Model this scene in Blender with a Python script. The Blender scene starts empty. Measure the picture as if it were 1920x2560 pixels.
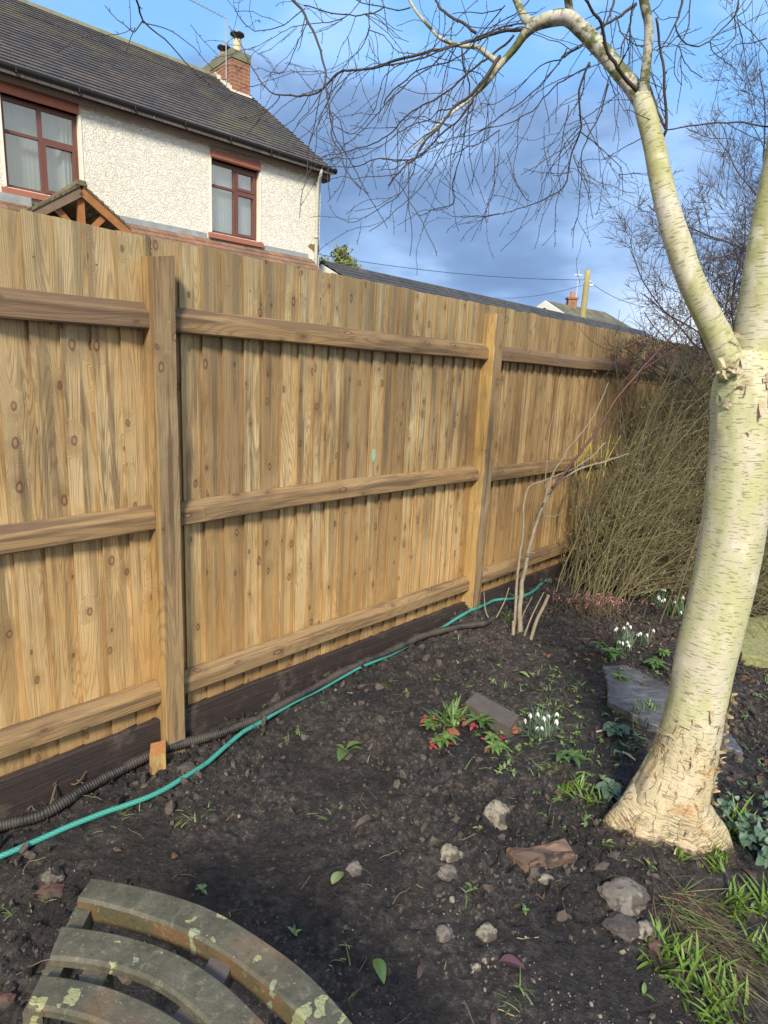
import bpy, math, random
import numpy as np
from mathutils import Vector, Matrix, noise as mnoise
R = math.radians
random.seed(7); rng = np.random.default_rng(7)
sc = bpy.context.scene
COL = sc.collection

# ------------------------------------------------------------ camera, sky, sun, exposure
H = 1.6; FPX = 1540.0; PITCH = math.atan(345/FPX); ROLL = R(2.9)
r0 = np.array([1., 0, 0]); dv = np.array([0, math.cos(PITCH), -math.sin(PITCH)]); u0 = np.cross(r0, dv)
rv = math.cos(ROLL)*r0+math.sin(ROLL)*u0; uv_ = -math.sin(ROLL)*r0+math.cos(ROLL)*u0
camd = bpy.data.cameras.new('camera'); cam = bpy.data.objects.new('camera', camd); COL.objects.link(cam)
camd.sensor_fit = 'VERTICAL'; camd.sensor_height = 36; camd.lens = 36*FPX/2560
camd.clip_start = .05; camd.clip_end = 3000
cam.matrix_world = Matrix(((rv[0], uv_[0], -dv[0], 0), (rv[1], uv_[1], -dv[1], 0), (rv[2], uv_[2], -dv[2], H), (0, 0, 0, 1)))
sc.camera = cam
sc.view_settings.view_transform = 'Standard'; sc.view_settings.look = 'None'
sc.view_settings.exposure = 0.5; sc.view_settings.gamma = 1.0
sc.cycles.max_bounces = 6; sc.cycles.transparent_max_bounces = 8

SUN_EL = R(38); SUN_AZ = R(184)      # direction towards the sun, clockwise from +Y
sd = Vector((math.sin(SUN_AZ)*math.cos(SUN_EL), math.cos(SUN_AZ)*math.cos(SUN_EL), math.sin(SUN_EL)))
sl = bpy.data.lights.new('sun', 'SUN'); sl.energy = 3.7; sl.angle = R(11); sl.color = (1, .90, .74)
so = bpy.data.objects.new('sun', sl); COL.objects.link(so); so.rotation_euler = (-sd).to_track_quat('-Z', 'Y').to_euler()

# ------------------------------------------------------------ node helpers
class NT:
    def __init__(s, tree):
        s.t = tree; s.t.nodes.clear()
    def n(s, typ, ins=None, out=0, **props):
        nd = s.t.nodes.new(typ)
        for k, v in props.items(): setattr(nd, k, v)
        for k, v in (ins or {}).items():
            sock = nd.inputs[k]
            if isinstance(v, bpy.types.NodeSocket): s.t.links.new(v, sock)
            else:
                if isinstance(v, tuple) and sock.type == 'RGBA' and len(v) == 3: v = v+(1,)
                sock.default_value = v
        s.last = nd
        return nd.outputs[out] if len(nd.outputs) else None
    def m(s, op, a, b=0.0, c=0.0, clamp=False):
        return s.n('ShaderNodeMath', {0: a, 1: b, 2: c}, operation=op, use_clamp=clamp)
    def mix(s, f, a, b, bt='MIX'):
        nd = s.t.nodes.new('ShaderNodeMix'); nd.data_type = 'RGBA'; nd.blend_type = bt; nd.clamp_factor = True
        for i, v in ((0, f), (6, a), (7, b)):
            if isinstance(v, bpy.types.NodeSocket): s.t.links.new(v, nd.inputs[i])
            else: nd.inputs[i].default_value = (tuple(v)+(1,)) if (i and len(v) == 3) else v
        return nd.outputs[2]
    def ss(s, x, a, b):
        return s.n('ShaderNodeMapRange', {0: x, 1: a, 2: b, 3: 0., 4: 1.}, interpolation_type='SMOOTHSTEP')
    def vm(s, op, a, b):
        return s.n('ShaderNodeVectorMath', {0: a, 1: b}, operation=op)
    def noise(s, v, sc_=5., det=4., rough=.55, dist=0., out=0, **k):
        return s.n('ShaderNodeTexNoise', {'Vector': v, 'Scale': sc_, 'Detail': det, 'Roughness': rough, 'Distortion': dist}, out=out, **k)
    def vor(s, v, sc_=5., out=0, feature='F1', rnd=1.):
        return s.n('ShaderNodeTexVoronoi', {'Vector': v, 'Scale': sc_, 'Randomness': rnd}, out=out, feature=feature)
    def bump(s, h, st=.5, d=.01, nrm=None):
        i = {'Height': h, 'Strength': st, 'Distance': d}
        if nrm: i['Normal'] = nrm
        return s.n('ShaderNodeBump', i)
    def obj(s): return s.n('ShaderNodeTexCoord', out=3)
    def uv(s): return s.n('ShaderNodeTexCoord', out=2)
    def isl(s): return s.n('ShaderNodeNewGeometry', out='Random Per Island')
    def out_p(s, col, rough=.8, nrm=None, **kw):
        i = {'Base Color': col if isinstance(col, bpy.types.NodeSocket) else tuple(col)+(1,), 'Roughness': rough}
        if nrm: i['Normal'] = nrm
        i.update(kw)
        b = s.n('ShaderNodeBsdfPrincipled', i)
        s.n('ShaderNodeOutputMaterial', {'Surface': b})
MATS = {}
def newmat(name):
    m = bpy.data.materials.new(name); m.use_nodes = True; MATS[name] = m
    return m, NT(m.node_tree)
def plain(name, col, rough=.8, var=.25, scale=8., bump=.2, bd=.004, **kw):
    m, t = newmat(name)
    o = t.obj(); nz = t.noise(o, scale, 5., .6)
    k = t.m('MULTIPLY_ADD', nz, 2*var, 1-var)
    c = t.mix(1., col, t.n('ShaderNodeCombineColor', {0: k, 1: k, 2: k}), 'MULTIPLY')
    t.out_p(c, rough, t.bump(t.noise(o, scale*4, 4.), bump, bd), **kw)
    return m

# ------------------------------------------------------------ world
w = bpy.data.worlds.new('World'); sc.world = w; w.use_nodes = True
t = NT(w.node_tree)
gen = t.n('ShaderNodeTexCoord', out=0)
sky = t.n('ShaderNodeTexSky', sky_type='NISHITA', sun_disc=False, sun_elevation=SUN_EL, sun_rotation=SUN_AZ)
sx = t.n('ShaderNodeSeparateXYZ', {0: gen}, out=0); nd = t.last; sy = nd.outputs[1]; sz = nd.outputs[2]
stretch = t.vm('MULTIPLY', gen, (1., 1., 2.2))
n1 = t.noise(stretch, 1.9, 4., .45, .2)
n2 = t.noise(t.vm('ADD', stretch, (3.1, 1.7, 5.)), 4.2, 5., .48, .2)
blue = t.mix(.75, sky, (2.2, 5.0, 9.6))
# blue deepens away from the horizon, dark rain cloud over the middle of the view, paler veils
dark = t.mix(t.ss(n2, .35, .7), (1.55, 2.55, 4.5), (2.7, 4.2, 6.9))
cov = t.m('ADD', n1, t.m('SUBTRACT', t.m('MULTIPLY', t.m('MULTIPLY', t.ss(sz, .44, .30), t.ss(sx, .50, .22)), .30), .10))
c1 = t.mix(t.ss(cov, .44, .60), blue, dark)
pale = t.mix(t.ss(sz, .0, .3), (5.0, 6.4, 8.4), (3.6, 5.8, 9.2))
veil = t.m('MULTIPLY', t.ss(t.m('ADD', n2, t.m('MULTIPLY', t.m('MULTIPLY', t.ss(sx, -.12, -.40), t.ss(sz, .25, .40)), .12)), .47, .70), .75)
c2 = t.mix(veil, c1, pale)
# brighter broken cloud low on the right hand side
rl = t.m('MULTIPLY', t.ss(sx, .26, .46), t.ss(sz, .20, .06))
c3 = t.mix(t.m('MULTIPLY', rl, t.ss(n2, .32, .5)), c2, (8.2, 9.0, 9.9))
# unseen sky behind the camera, made whiter so the fill light is more neutral
bk = t.ss(sy, .15, -.5)
c4 = t.mix(bk, c3, t.mix(t.ss(n1, .4, .6), (2.2, 3.6, 6.2), (7.2, 7.0, 6.4)))
t.n('ShaderNodeOutputWorld', {'Surface': t.n('ShaderNodeBackground', {'Color': c4, 'Strength': .1})})

# ------------------------------------------------------------ geometry helpers
def ray(X, Y): return rv*(X-960)/FPX+uv_*(1280-Y)/FPX+dv          # full-size pixel of the photograph to direction
K = 1920/1659
def D(x, y): return ray(x*K, y*K)
CAM = np.array([0, 0, H])
def ony(x, y, Yw): q = D(x, y); return q*(Yw/q[1])+CAM            # point on a vertical plane at that distance
def onz(x, y, z=0.): q = D(x, y); return q*((z-H)/q[2])+CAM
def att(X, Y, tt): return ray(X, Y)*tt+CAM

class MB:
    def __init__(s): s.v = []; s.f = []; s.u = []; s.mi = []; s.n = 0
    def add(s, V, F, U=None, mi=0):
        V = np.asarray(V, float).reshape(-1, 3); o = s.n
        s.v.append(V); s.n += len(V)
        s.u.append(np.asarray(U, float) if U is not None else V[:, :2]*1.0)
        s.f.extend([tuple(int(i)+o for i in f) for f in F]); s.mi.extend([mi]*len(F))
    def box(s, a, b, mi=0):
        (x0, y0, z0), (x1, y1, z1) = a, b
        s.hexa([(x0, y0, z0), (x1, y0, z0), (x1, y1, z0), (x0, y1, z0), (x0, y0, z1), (x1, y0, z1), (x1, y1, z1), (x0, y1, z1)], mi)
    def hexa(s, P, mi=0):
        s.add(P, [(3, 2, 1, 0), (4, 5, 6, 7), (0, 1, 5, 4), (1, 2, 6, 5), (2, 3, 7, 6), (3, 0, 4, 7)], None, mi)
    def prism(s, prof, ax, a, b, mi=0):
        """extrude a closed 2-D profile along axis ax from a to b (profile = the two other axes in order)"""
        n = len(prof); V = []
        for c in (a, b):
            for p in prof:
                q = list(p); q.insert(ax, c); V.append(q)
        F = [(i, (i+1) % n, n+(i+1) % n, n+i) for i in range(n)]+[tuple(range(n))[::-1], tuple(range(n, 2*n))]
        s.add(V, F, None, mi)
    def tube(s, P, rad, sides=6, cap=True, mi=0, vo=0.0, radf=None):
        P = np.asarray(P, float); n = len(P)
        rad = np.full(n, rad) if np.isscalar(rad) else np.asarray(rad, float)
        T = np.gradient(P, axis=0); T /= np.linalg.norm(T, axis=1)[:, None]+1e-12
        a = np.array([0, 1., 0]) if abs(T[0][1]) < .9 else np.array([1., 0, 0])
        x = np.cross(np.cross(T[0], a), T[0]); x /= np.linalg.norm(x)
        ang = np.linspace(0, 2*math.pi, sides+1); ca, sa = np.cos(ang), np.sin(ang)
        L = np.r_[0, np.cumsum(np.linalg.norm(np.diff(P, axis=0), axis=1))]+vo
        V = []; U = []; rm = rad.mean()
        for i in range(n):
            x = x-T[i]*np.dot(x, T[i]); x /= np.linalg.norm(x); y = np.cross(T[i], x)
            rr = rad[i] if radf is None else radf(i, ang, rad[i])
            V.append(P[i]+(ca*rr)[:, None]*x+(sa*rr)[:, None]*y)
            U.append(np.c_[ang*rm, np.full(sides+1, L[i])])
        m = sides+1
        F = [(i*m+j, i*m+j+1, (i+1)*m+j+1, (i+1)*m+j) for i in range(n-1) for j in range(sides)]
        if cap: F += [tuple(range(sides))[::-1], tuple((n-1)*m+j for j in range(sides))]
        s.add(np.concatenate(V), F, np.concatenate(U), mi)
    def build(s, name, mats, parent=None, smooth=False, loc=None):
        me = bpy.data.meshes.new(name)
        V = np.concatenate(s.v) if s.v else np.zeros((0, 3))
        if loc is not None: V = V-np.asarray(loc)
        me.from_pydata(V.tolist(), [], s.f)
        if s.v:
            U = np.concatenate(s.u); lp = np.empty(len(me.loops), dtype=np.int32); me.loops.foreach_get('vertex_index', lp)
            ul = me.uv_layers.new(name='UVMap'); ul.data.foreach_set('uv', U[lp].astype(np.float32).ravel())
        mats = mats if isinstance(mats, (list, tuple)) else [mats]
        for m in mats: me.materials.append(m)
        if len(mats) > 1: me.polygons.foreach_set('material_index', s.mi)
        if smooth: me.polygons.foreach_set('use_smooth', [True]*len(me.polygons))
        me.update()
        o = bpy.data.objects.new(name, me); COL.objects.link(o)
        if loc is not None: o.location = loc
        if parent: o.parent = parent
        return o
def tag(o, label=None, cat=None, group=None, kind=None):
    if label: o['label'] = label
    if cat: o['category'] = cat
    if group: o['group'] = group
    if kind: o['kind'] = kind
    return o
def empty(name, loc=(0, 0, 0), rz=0.):
    o = bpy.data.objects.new(name, None); COL.objects.link(o); o.location = loc; o.rotation_euler = (0, 0, rz)
    o.empty_display_size = .1; return o
def smoothpts(P, step, closed=False):
    P = np.asarray(P, float); Q = np.vstack([2*P[0]-P[1], P, 2*P[-1]-P[-2]]); out = []
    for i in range(1, len(Q)-2):
        a, b, c, d = Q[i-1], Q[i], Q[i+1], Q[i+2]
        k = max(1, int(np.linalg.norm((c-b)[:3])/step))
        for j in range(k):
            u = j/k; out.append(.5*((2*b)+(-a+c)*u+(2*a-5*b+4*c-d)*u*u+(-a+3*b-3*c+d)*u**3))
    out.append(P[-1]); return np.array(out)
# numpy gradient noise
_perm = rng.permutation(256); _perm = np.r_[_perm, _perm]; _gr = rng.uniform(0, 2*math.pi, 256)
def pn(x, y):
    x = np.asarray(x, float); y = np.asarray(y, float)
    xi = np.floor(x).astype(int); yi = np.floor(y).astype(int); xf = x-xi; yf = y-yi; xi &= 255; yi &= 255
    def g(i, j, a, b):
        h = _gr[_perm[_perm[(xi+i) & 255]+((yi+j) & 255)]]; return np.cos(h)*a+np.sin(h)*b
    u = xf**3*(xf*(xf*6-15)+10); v = yf**3*(yf*(yf*6-15)+10)
    a = g(0, 0, xf, yf)*(1-u)+g(1, 0, xf-1, yf)*u; b = g(0, 1, xf, yf-1)*(1-u)+g(1, 1, xf-1, yf-1)*u
    return (a*(1-v)+b*v)*1.5
def fbm(x, y, f, o=4, rough=.5):
    s = 0; a = 1; n = 0
    for i in range(o): s = s+a*pn(x*f+i*17.3, y*f+i*9.1); n += a; a *= rough; f *= 2.03
    return s/n

# fence and house axes
v = ray(2450, 1013); FAZ = math.atan2(v[0], v[1]); fd = np.array([math.sin(FAZ), math.cos(FAZ), 0]); fn = np.array([math.cos(FAZ), -math.sin(FAZ), 0])
v = ray(2690, 1025); HAZ = math.atan2(v[0], v[1]); hd = np.array([math.sin(HAZ), math.cos(HAZ), 0]); hn = np.array([math.cos(HAZ), -math.sin(HAZ), 0])
FC = -2.235                                # board face: fn.P = FC
def flocal(P): return P[0]*fd[0]+P[1]*fd[1], -(P[0]*fn[0]+P[1]*fn[1])+FC    # along, behind(+)

def gz(x, y, fine=True):
    x = np.asarray(x, float); y = np.asarray(y, float)
    a = x*fd[0]+y*fd[1]; p = (x*fn[0]+y*fn[1])-FC            # p>0: our side
    zf = np.interp(a, [-1, .47, 1.17, 1.6, 2.2, 2.9, 3.3, 4.2, 5.], [0, .0, .03, .05, .06, .07, .08, .09, .08])
    z = zf*np.exp(-np.maximum(p-.1, 0)/.30)*(p > -.3)
    near = np.exp(-(np.maximum(np.hypot(x-.6, y-2.6)-5., 0)/2.)**2)
    z = z+near*.035*fbm(x, y, .9, 2)
    # little heap at foot of the second post
    a0 = 3.15; z = z+.07*np.exp(-(((a-a0)/.16)**2+((p-.08)/.12)**2))
    rough = .45+.55*np.clip(.5+1.6*fbm(x+7, y, 1.3, 2)+.5*np.exp(-(p/.5)**2)-.6*np.exp(-(((x+.1)/.6)**2+((y-1.5)/.5)**2)), 0, 1)
    if fine:
        q = fbm(x, y, 7., 3, .55); z = z+near*rough*.022*(np.abs(q)*1.6-.3+.5*fbm(x+3, y+9, 14, 2))
        c = fbm(x+31, y, 26., 2, .6); z = z+near*rough*.013*np.clip(c*2.4, -1, 1.3)
    z = z+.045*np.exp(-(((x-1.06)/.20)**2+((y-1.90)/.15)**2))+.03*np.exp(-(((x-.93)/.07)**2+((y-1.98)/.07)**2))
    return z
def gpt(x, y, dz=0.):                       # ground point seen at a display pixel
    z = 0.
    for _ in range(6): P = onz(x, y, z); z = float(gz(P[0], P[1]))
    P[2] = z+dz; return P

# ------------------------------------------------------------ materials
def soil_mat():
    m, t = newmat('soil'); o = t.obj()
    big = t.noise(o, 1.6, 4., .6); mid = t.noise(o, 18., 6., .65); fin = t.noise(o, 120., 4., .7)
    m2 = t.noise(o, 46., 6., .72)
    c = t.mix(t.ss(big, .35, .65), (.024, .022, .0235), (.043, .035, .031))
    c = t.mix(t.ss(mid, .42, .72), c, (.095, .080, .070))
    c = t.mix(t.m('MULTIPLY', t.ss(m2, .52, .66), .8), c, (.17, .145, .125))
    c = t.mix(t.m('MULTIPLY', t.ss(m2, .47, .36), .7), c, (.010, .009, .009))
    c = t.mix(t.m('MULTIPLY', t.ss(fin, .58, .72), .55), c, (.24, .21, .175))
    peb = t.vor(o, 55.); rnd = t.vor(o, 55., out=1)
    rr = t.n('ShaderNodeSeparateColor', {0: rnd})
    pm = t.m('MULTIPLY', t.ss(peb, .30, .16), t.m('GREATER_THAN', rr, .90))
    c = t.mix(t.m('MULTIPLY', pm, .75), c, (.30, .27, .22))
    # grass far away from the garden
    geo = t.n('ShaderNodeSeparateXYZ', {0: o}, out=1)
    c = t.mix(t.ss(geo, 7., 9.), c, (.06, .09, .03))
    h = t.m('ADD', t.m('ADD', t.m('MULTIPLY', mid, .6), t.m('MULTIPLY', m2, 1.1)), t.m('MULTIPLY', fin, .4))
    wet = t.ss(t.noise(o, 2.2, 4.), .43, .58); c = t.mix(t.m('MULTIPLY', wet, .6), c, (.019, .0185, .022))
    t.out_p(c, t.m('MULTIPLY_ADD', wet, -.38, .82), t.bump(h, 1., .022), **{'Specular IOR Level': .45})
    return m
M_SOIL = soil_mat()

def wood_mat(name, light, dark, orange, stain=.5, knots=True, grad=False, vertical=True, gs=1.0, wear=(0.13, .085, .05)):
    m, t = newmat(name); o = t.obj(); r = t.isl()
    off = t.n('ShaderNodeCombineXYZ', {0: t.m('MULTIPLY', r, 37.), 1: t.m('MULTIPLY', r, 11.), 2: t.m('MULTIPLY', r, 53.)})
    p = t.vm('ADD', o, off)
    S = (7.5, 7., .50) if vertical else (.50, 7., 7.5)
    # knots
    K2 = (11., 0.01, 6.5) if vertical else (5., 0.01, 12.)
    kw = t.n('ShaderNodeTexNoise', {'Vector': p, 'Scale': 22., 'Detail': 3.}, out=1)
    kp = t.vm('ADD', t.vm('MULTIPLY', p, K2), t.vm('MULTIPLY', t.vm('SUBTRACT', kw, (.5, .5, .5)), (.16, 0., .12)))
    t.n('ShaderNodeSeparateXYZ', {0: kp}); ks_ = t.last
    k2 = t.n('ShaderNodeCombineXYZ', {0: ks_.outputs[0], 1: ks_.outputs[2], 2: 0.})
    kd = t.n('ShaderNodeTexVoronoi', {'Vector': k2, 'Scale': 1., 'Randomness': 1.}, out=0, voronoi_dimensions='2D')
    kc = t.n('ShaderNodeSeparateColor', {0: t.last.outputs[1]})
    ks = t.m('GREATER_THAN', kc, .52 if knots else 2.)
    ksz = t.m('MULTIPLY_ADD', t.n('ShaderNodeSeparateColor', {0: kc.node.inputs[0].links[0].from_socket}, out=1), .75, .40)
    kd = t.m('DIVIDE', kd, ksz)
    kin = t.m('MULTIPLY', t.ss(kd, .085, .045), ks)
    kring = t.m('MULTIPLY', t.m('MULTIPLY', t.ss(kd, .05, .085), t.ss(kd, .15, .10)), ks)
    bulge = t.m('MULTIPLY', t.m('MULTIPLY', t.ss(kd, .50, .0), ks), .26)
    g = t.m('ADD', t.noise(t.vm('MULTIPLY', p, S), 1.*gs, 2., .45, .35), bulge)
    lines = t.m('SINE', t.m('MULTIPLY', g, 250.))
    ln = t.m('MULTIPLY', t.ss(lines, .0, 1.), t.m('MULTIPLY_ADD', t.noise(p, 5., 3.), 1.1, .1))
    fine = t.noise(t.vm('MULTIPLY', p, (160., 160., 3.) if vertical else (3., 160., 160.)), 1., 3., .6)
    c = t.mix(t.ss(t.noise(p, 2.2, 3.), .3, .7), light, orange)
    c = t.mix(t.m('MULTIPLY', t.m('POWER', t.m('FRACT', t.m('MULTIPLY', r, 7.31)), 1.7), .85), c, dark)
    c = t.mix(t.m('MULTIPLY', ln, .62), c, t.mix(.55, dark, wear))
    c = t.mix(t.m('MULTIPLY', t.ss(fine, .45, .75), .35), c, dark)
    st = t.m('ADD', t.m('MULTIPLY', t.ss(t.noise(t.vm('MULTIPLY', p, (3., 3., 1.1) if vertical else (1.1, 3., 3.)), 1.6, 4., .6), .48, .72), .6), t.m('MULTIPLY', t.ss(t.noise(t.vm('MULTIPLY', p, (26., 26., 1.3) if vertical else (1.3, 26., 26.)), 1., 5., .6), .47, .62), .85), clamp=True)
    kst = t.m('MULTIPLY', t.ss(kd, .60, .05), t.m('MULTIPLY', ks, t.ss(t.noise(p, 9., 4.), .42, .62)))
    c = t.mix(t.m('MULTIPLY', kst, .6), c, dark)
    c = t.mix(t.m('MULTIPLY', st, stain), c, wear)
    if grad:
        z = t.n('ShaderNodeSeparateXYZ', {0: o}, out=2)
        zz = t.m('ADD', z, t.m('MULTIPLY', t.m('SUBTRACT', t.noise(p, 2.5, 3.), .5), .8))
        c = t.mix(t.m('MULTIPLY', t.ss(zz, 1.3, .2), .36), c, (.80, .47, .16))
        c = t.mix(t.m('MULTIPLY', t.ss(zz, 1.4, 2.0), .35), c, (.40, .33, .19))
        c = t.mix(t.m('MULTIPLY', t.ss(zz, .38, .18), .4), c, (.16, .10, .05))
    c = t.mix(t.m('MULTIPLY', kin, .75), c, t.mix(t.ss(ksz, .6, .95), (.13, .07, .035), (.36, .20, .12)))
    c = t.mix(t.m('MULTIPLY', kring, .7), c, (.10, .05, .03))
    # nail heads
    h = t.m('ADD', t.m('MULTIPLY', fine, .6), t.m('MULTIPLY', ln, -.25))
    h = t.m('ADD', h, t.m('MULTIPLY', t.noise(p, 30., 3.), .5))
    t.out_p(c, t.m('MULTIPLY_ADD', fine, .25, .55), t.bump(h, .55, .004), **{'Specular IOR Level': .35})
    return m
M_BOARD = wood_mat('pressure_treated_board', (.76, .59, .32), (.25, .15, .065), (.60, .40, .175), .72, grad=True, gs=1.1)
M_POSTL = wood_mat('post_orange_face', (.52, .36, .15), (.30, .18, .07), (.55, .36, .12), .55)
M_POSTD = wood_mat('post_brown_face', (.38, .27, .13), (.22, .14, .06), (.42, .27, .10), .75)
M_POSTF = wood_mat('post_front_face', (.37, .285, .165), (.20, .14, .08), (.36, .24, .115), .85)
M_RAIL = wood_mat('rail_wood', (.36, .245, .125), (.15, .095, .05), (.35, .22, .095), .92, vertical=False)
M_RAILD = wood_mat('rail_wood_dark', (.25, .17, .105), (.15, .095, .06), (.24, .155, .085), .85, vertical=False)
def gravelboard_mat():
    m, t = newmat('gravel_board'); o = t.obj()
    g = t.noise(t.vm('MULTIPLY', o, (1.2, 8., 22.)), 1.5, 4., .6)
    c = t.mix(g, (.020, .016, .0155), (.060, .040, .034))
    c = t.mix(t.ss(t.noise(o, 7., 6., .7), .50, .68), c, (.095, .072, .058)); c = t.mix(t.ss(t.noise(o, 26., 6., .7), .52, .62), c, (.028, .023, .021))
    t.out_p(c, .7, t.bump(t.noise(t.vm('MULTIPLY', o, (4., 40., 60.)), 1., 4.), .8, .006))
    return m
M_GB = gravelboard_mat()

def bark_mat(name, base, green, greenamt, lent=1., peel=False, moss=0., orange=.0):
    m, t = newmat(name); uv = t.uv(); o = t.obj()
    sep = t.n('ShaderNodeSeparateXYZ', {0: uv}, out=0); vv = t.last.outputs[1]
    big = t.noise(o, 5., 4., .6); n3 = t.noise(t.vm('MULTIPLY', o, (1., 1., .45)), 8., 4., .6)
    c = t.mix(t.ss(big, .35, .7), base, tuple(b*.80 for b in base))
    c = t.mix(t.m('MULTIPLY', t.ss(n3, .36, .60), greenamt), c, green)
    c = t.mix(t.m('MULTIPLY', t.ss(t.noise(o, 11., 4.), .55, .7), .55), c, (.72, .66, .54))
    l1 = t.noise(t.vm('MULTIPLY', uv, (28., 185., 1.)), 1., 1.3, .4)
    l2 = t.noise(t.vm('MULTIPLY', uv, (60., 420., 1.)), 1., 1., .4)
    lm = t.ss(l1, .625, .66); lm2 = t.m('MULTIPLY', t.ss(l2, .66, .72), .45)
    lt = t.m('MULTIPLY', t.m('MAXIMUM', lm, lm2), lent)
    h = t.m('MULTIPLY', t.noise(t.vm('MULTIPLY', uv, (8., 60., 1.)), 1., 4.), .25)
    if peel:
        vv = t.m('ADD', t.n('ShaderNodeSeparateXYZ', {0: o}, out=2), .06)
        low = t.ss(t.m('ADD', vv, t.m('MULTIPLY', t.m('SUBTRACT', t.noise(o, 6., 3.), .5), .5)), .62, .42)
        wob = t.n('ShaderNodeTexNoise', {'Vector': uv, 'Scale': 20., 'Detail': 5.}, out=1)
        uw = t.vm('ADD', uv, t.vm('MULTIPLY', wob, (.06, .12, 0)))
        cr = t.vor(t.vm('MULTIPLY', uw, (24., 4.2, 1.)), 1., feature='DISTANCE_TO_EDGE')
        cr2 = t.vor(t.vm('MULTIPLY', uw, (38., 15., 1.)), 1., feature='DISTANCE_TO_EDGE')
        cc = t.n('ShaderNodeSeparateColor', {0: t.vor(t.vm('MULTIPLY', uw, (24., 4.2, 1.)), 1., out=1)})
        crk = t.m('MULTIPLY', t.m('MULTIPLY', t.ss(cr, .035, .006), low), t.ss(t.noise(uv, 30., 3.), .42, .62))
        crk2 = t.m('MULTIPLY', t.m('MULTIPLY', t.ss(cr2, .045, .01), low), .12)
        c = t.mix(t.m('MULTIPLY', low, .75), c, t.mix(cc, (.60, .51, .35), (.52, .41, .25)))
        c = t.mix(t.m('MULTIPLY', low, t.m('MULTIPLY', t.ss(t.noise(o, 9., 5.), .55, .68), .65)), c, (.58, .33, .13))
        fib = t.noise(t.vm('MULTIPLY', uv, (20., 170., 1.)), 1., 4., .7)
        bot = t.ss(t.m('ADD', vv, t.m('MULTIPLY', t.m('SUBTRACT', t.noise(o, 12., 4.), .5), .35)), .36, .14)
        c = t.mix(t.m('MULTIPLY', bot, t.ss(fib, .49, .57)), c, (.20, .12, .07))
        dirt = t.m('MULTIPLY', t.ss(t.m('ADD', t.noise(o, 24., 6., .75), t.ss(vv, .17, .10)), .50, .68), t.ss(vv, .27, .13))
        c = t.mix(dirt, c, (.035, .026, .022))
        c = t.mix(t.m('MULTIPLY', t.m('MAXIMUM', crk, crk2), .7), c, (.22, .16, .09))
        h = t.m('ADD', h, t.m('MULTIPLY', t.m('ADD', crk, crk2), -1.))
        h = t.m('ADD', h, t.m('MULTIPLY', t.m('MULTIPLY', cc, low), .8))
        h = t.m('ADD', h, t.m('MULTIPLY', t.m('MULTIPLY', fib, bot), .8))
    c = t.mix(t.m('MULTIPLY', lt, .75), c, (.25, .235, .13))
    if moss:
        mm = t.ss(t.noise(o, 13., 5., .7), .47, .56)
        c = t.mix(t.m('MULTIPLY', mm, moss), c, t.mix(t.noise(o, 60., 3.), (.045, .05, .025), (.16, .18, .04)))
    h = t.m('ADD', h, t.m('MULTIPLY', lt, .35))
    t.out_p(c, .62, t.bump(h, .8, .006), **{'Specular IOR Level': .3})
    return m
M_BARK = bark_mat('birch_bark', (.64, .59, .47), (.47, .48, .23), .80, peel=True)
M_BARK2 = bark_mat('birch_bark_stem', (.60, .57, .47), (.34, .35, .11), .80)
M_LIMB = bark_mat('birch_bark_limb', (.55, .53, .48), (.26, .28, .08), .35, lent=.9, moss=.95)
M_PEEL = plain('peeling_bark', (.50, .41, .27), .8, .7, 45., .8)
M_TWIG = plain('twig_bark', (.055, .042, .038), .7, .35, 30., .3)
M_TWIG2 = plain('bare_tree_bark', (.060, .046, .045), .75, .35, 20., .3)
M_STEMG = plain('shrub_stem', (.175, .165, .075), .75, .5, 9., .3)
M_STEMB = plain('shrub_stem_brown', (.145, .115, .068), .8, .5, 9., .3)
M_STEMY = plain('shrub_stem_cut', (.42, .36, .09), .7, .35, 9., .3)
M_CANE = plain('pale_cane', (.27, .225, .165), .8, .65, 22., .5)
M_RED = plain('red_cane', (.10, .030, .028), .5, .4, 20., .3)
M_BUD = plain('bud', (.34, .31, .16), .7, .4, 40.)

def leaf_mat(name, a, b, rough=.45, tr=.25):
    m, t = newmat(name); r = t.isl(); o = t.obj()
    c = t.mix(r, a, b); c = t.mix(t.m('MULTIPLY', t.noise(o, 70., 3.), .5), c, tuple(x*.5 for x in a))
    t.out_p(c, rough, t.bump(t.noise(o, 90., 2.), .3, .002), **{'Subsurface Weight': tr, 'Subsurface Radius': (.004, .006, .002), 'Subsurface Scale': .3} if tr else {})
    return m
M_SPROUT = leaf_mat('sprout_leaf', (.12, .22, .03), (.22, .32, .06))
M_GRASSY = leaf_mat('strap_leaf', (.09, .17, .04), (.17, .26, .07))
M_SNOWLEAF = leaf_mat('snowdrop_leaf', (.12, .20, .12), (.20, .27, .17))
M_HELL = leaf_mat('hellebore_leaf', (.05, .11, .03), (.12, .20, .06))
M_PALEG = leaf_mat('pale_leaf', (.28, .34, .15), (.17, .23, .09))
M_WHITE = plain('white_petal', (.82, .83, .80), .5, .05)
M_PINK = plain('pink_petal', (.55, .18, .26), .6, .5, 60.)
M_REDBUD = plain('red_bud', (.28, .045, .06), .55, .5, 60.)
M_DEAD = leaf_mat('dead_leaf', (.07, .038, .028), (.19, .088, .05), .8, 0)
M_DRY = leaf_mat('dry_grass', (.13, .085, .055), (.06, .04, .032), .8, 0)
M_STRAW = leaf_mat('straw', (.34, .28, .14), (.25, .17, .08), .8, 0)
M_CYC = leaf_mat('mottled_leaf', (.06, .12, .07), (.20, .27, .19), .5)
M_DARKLEAF = leaf_mat('evergreen_leaf', (.035, .07, .025), (.10, .14, .05), .35)

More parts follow.
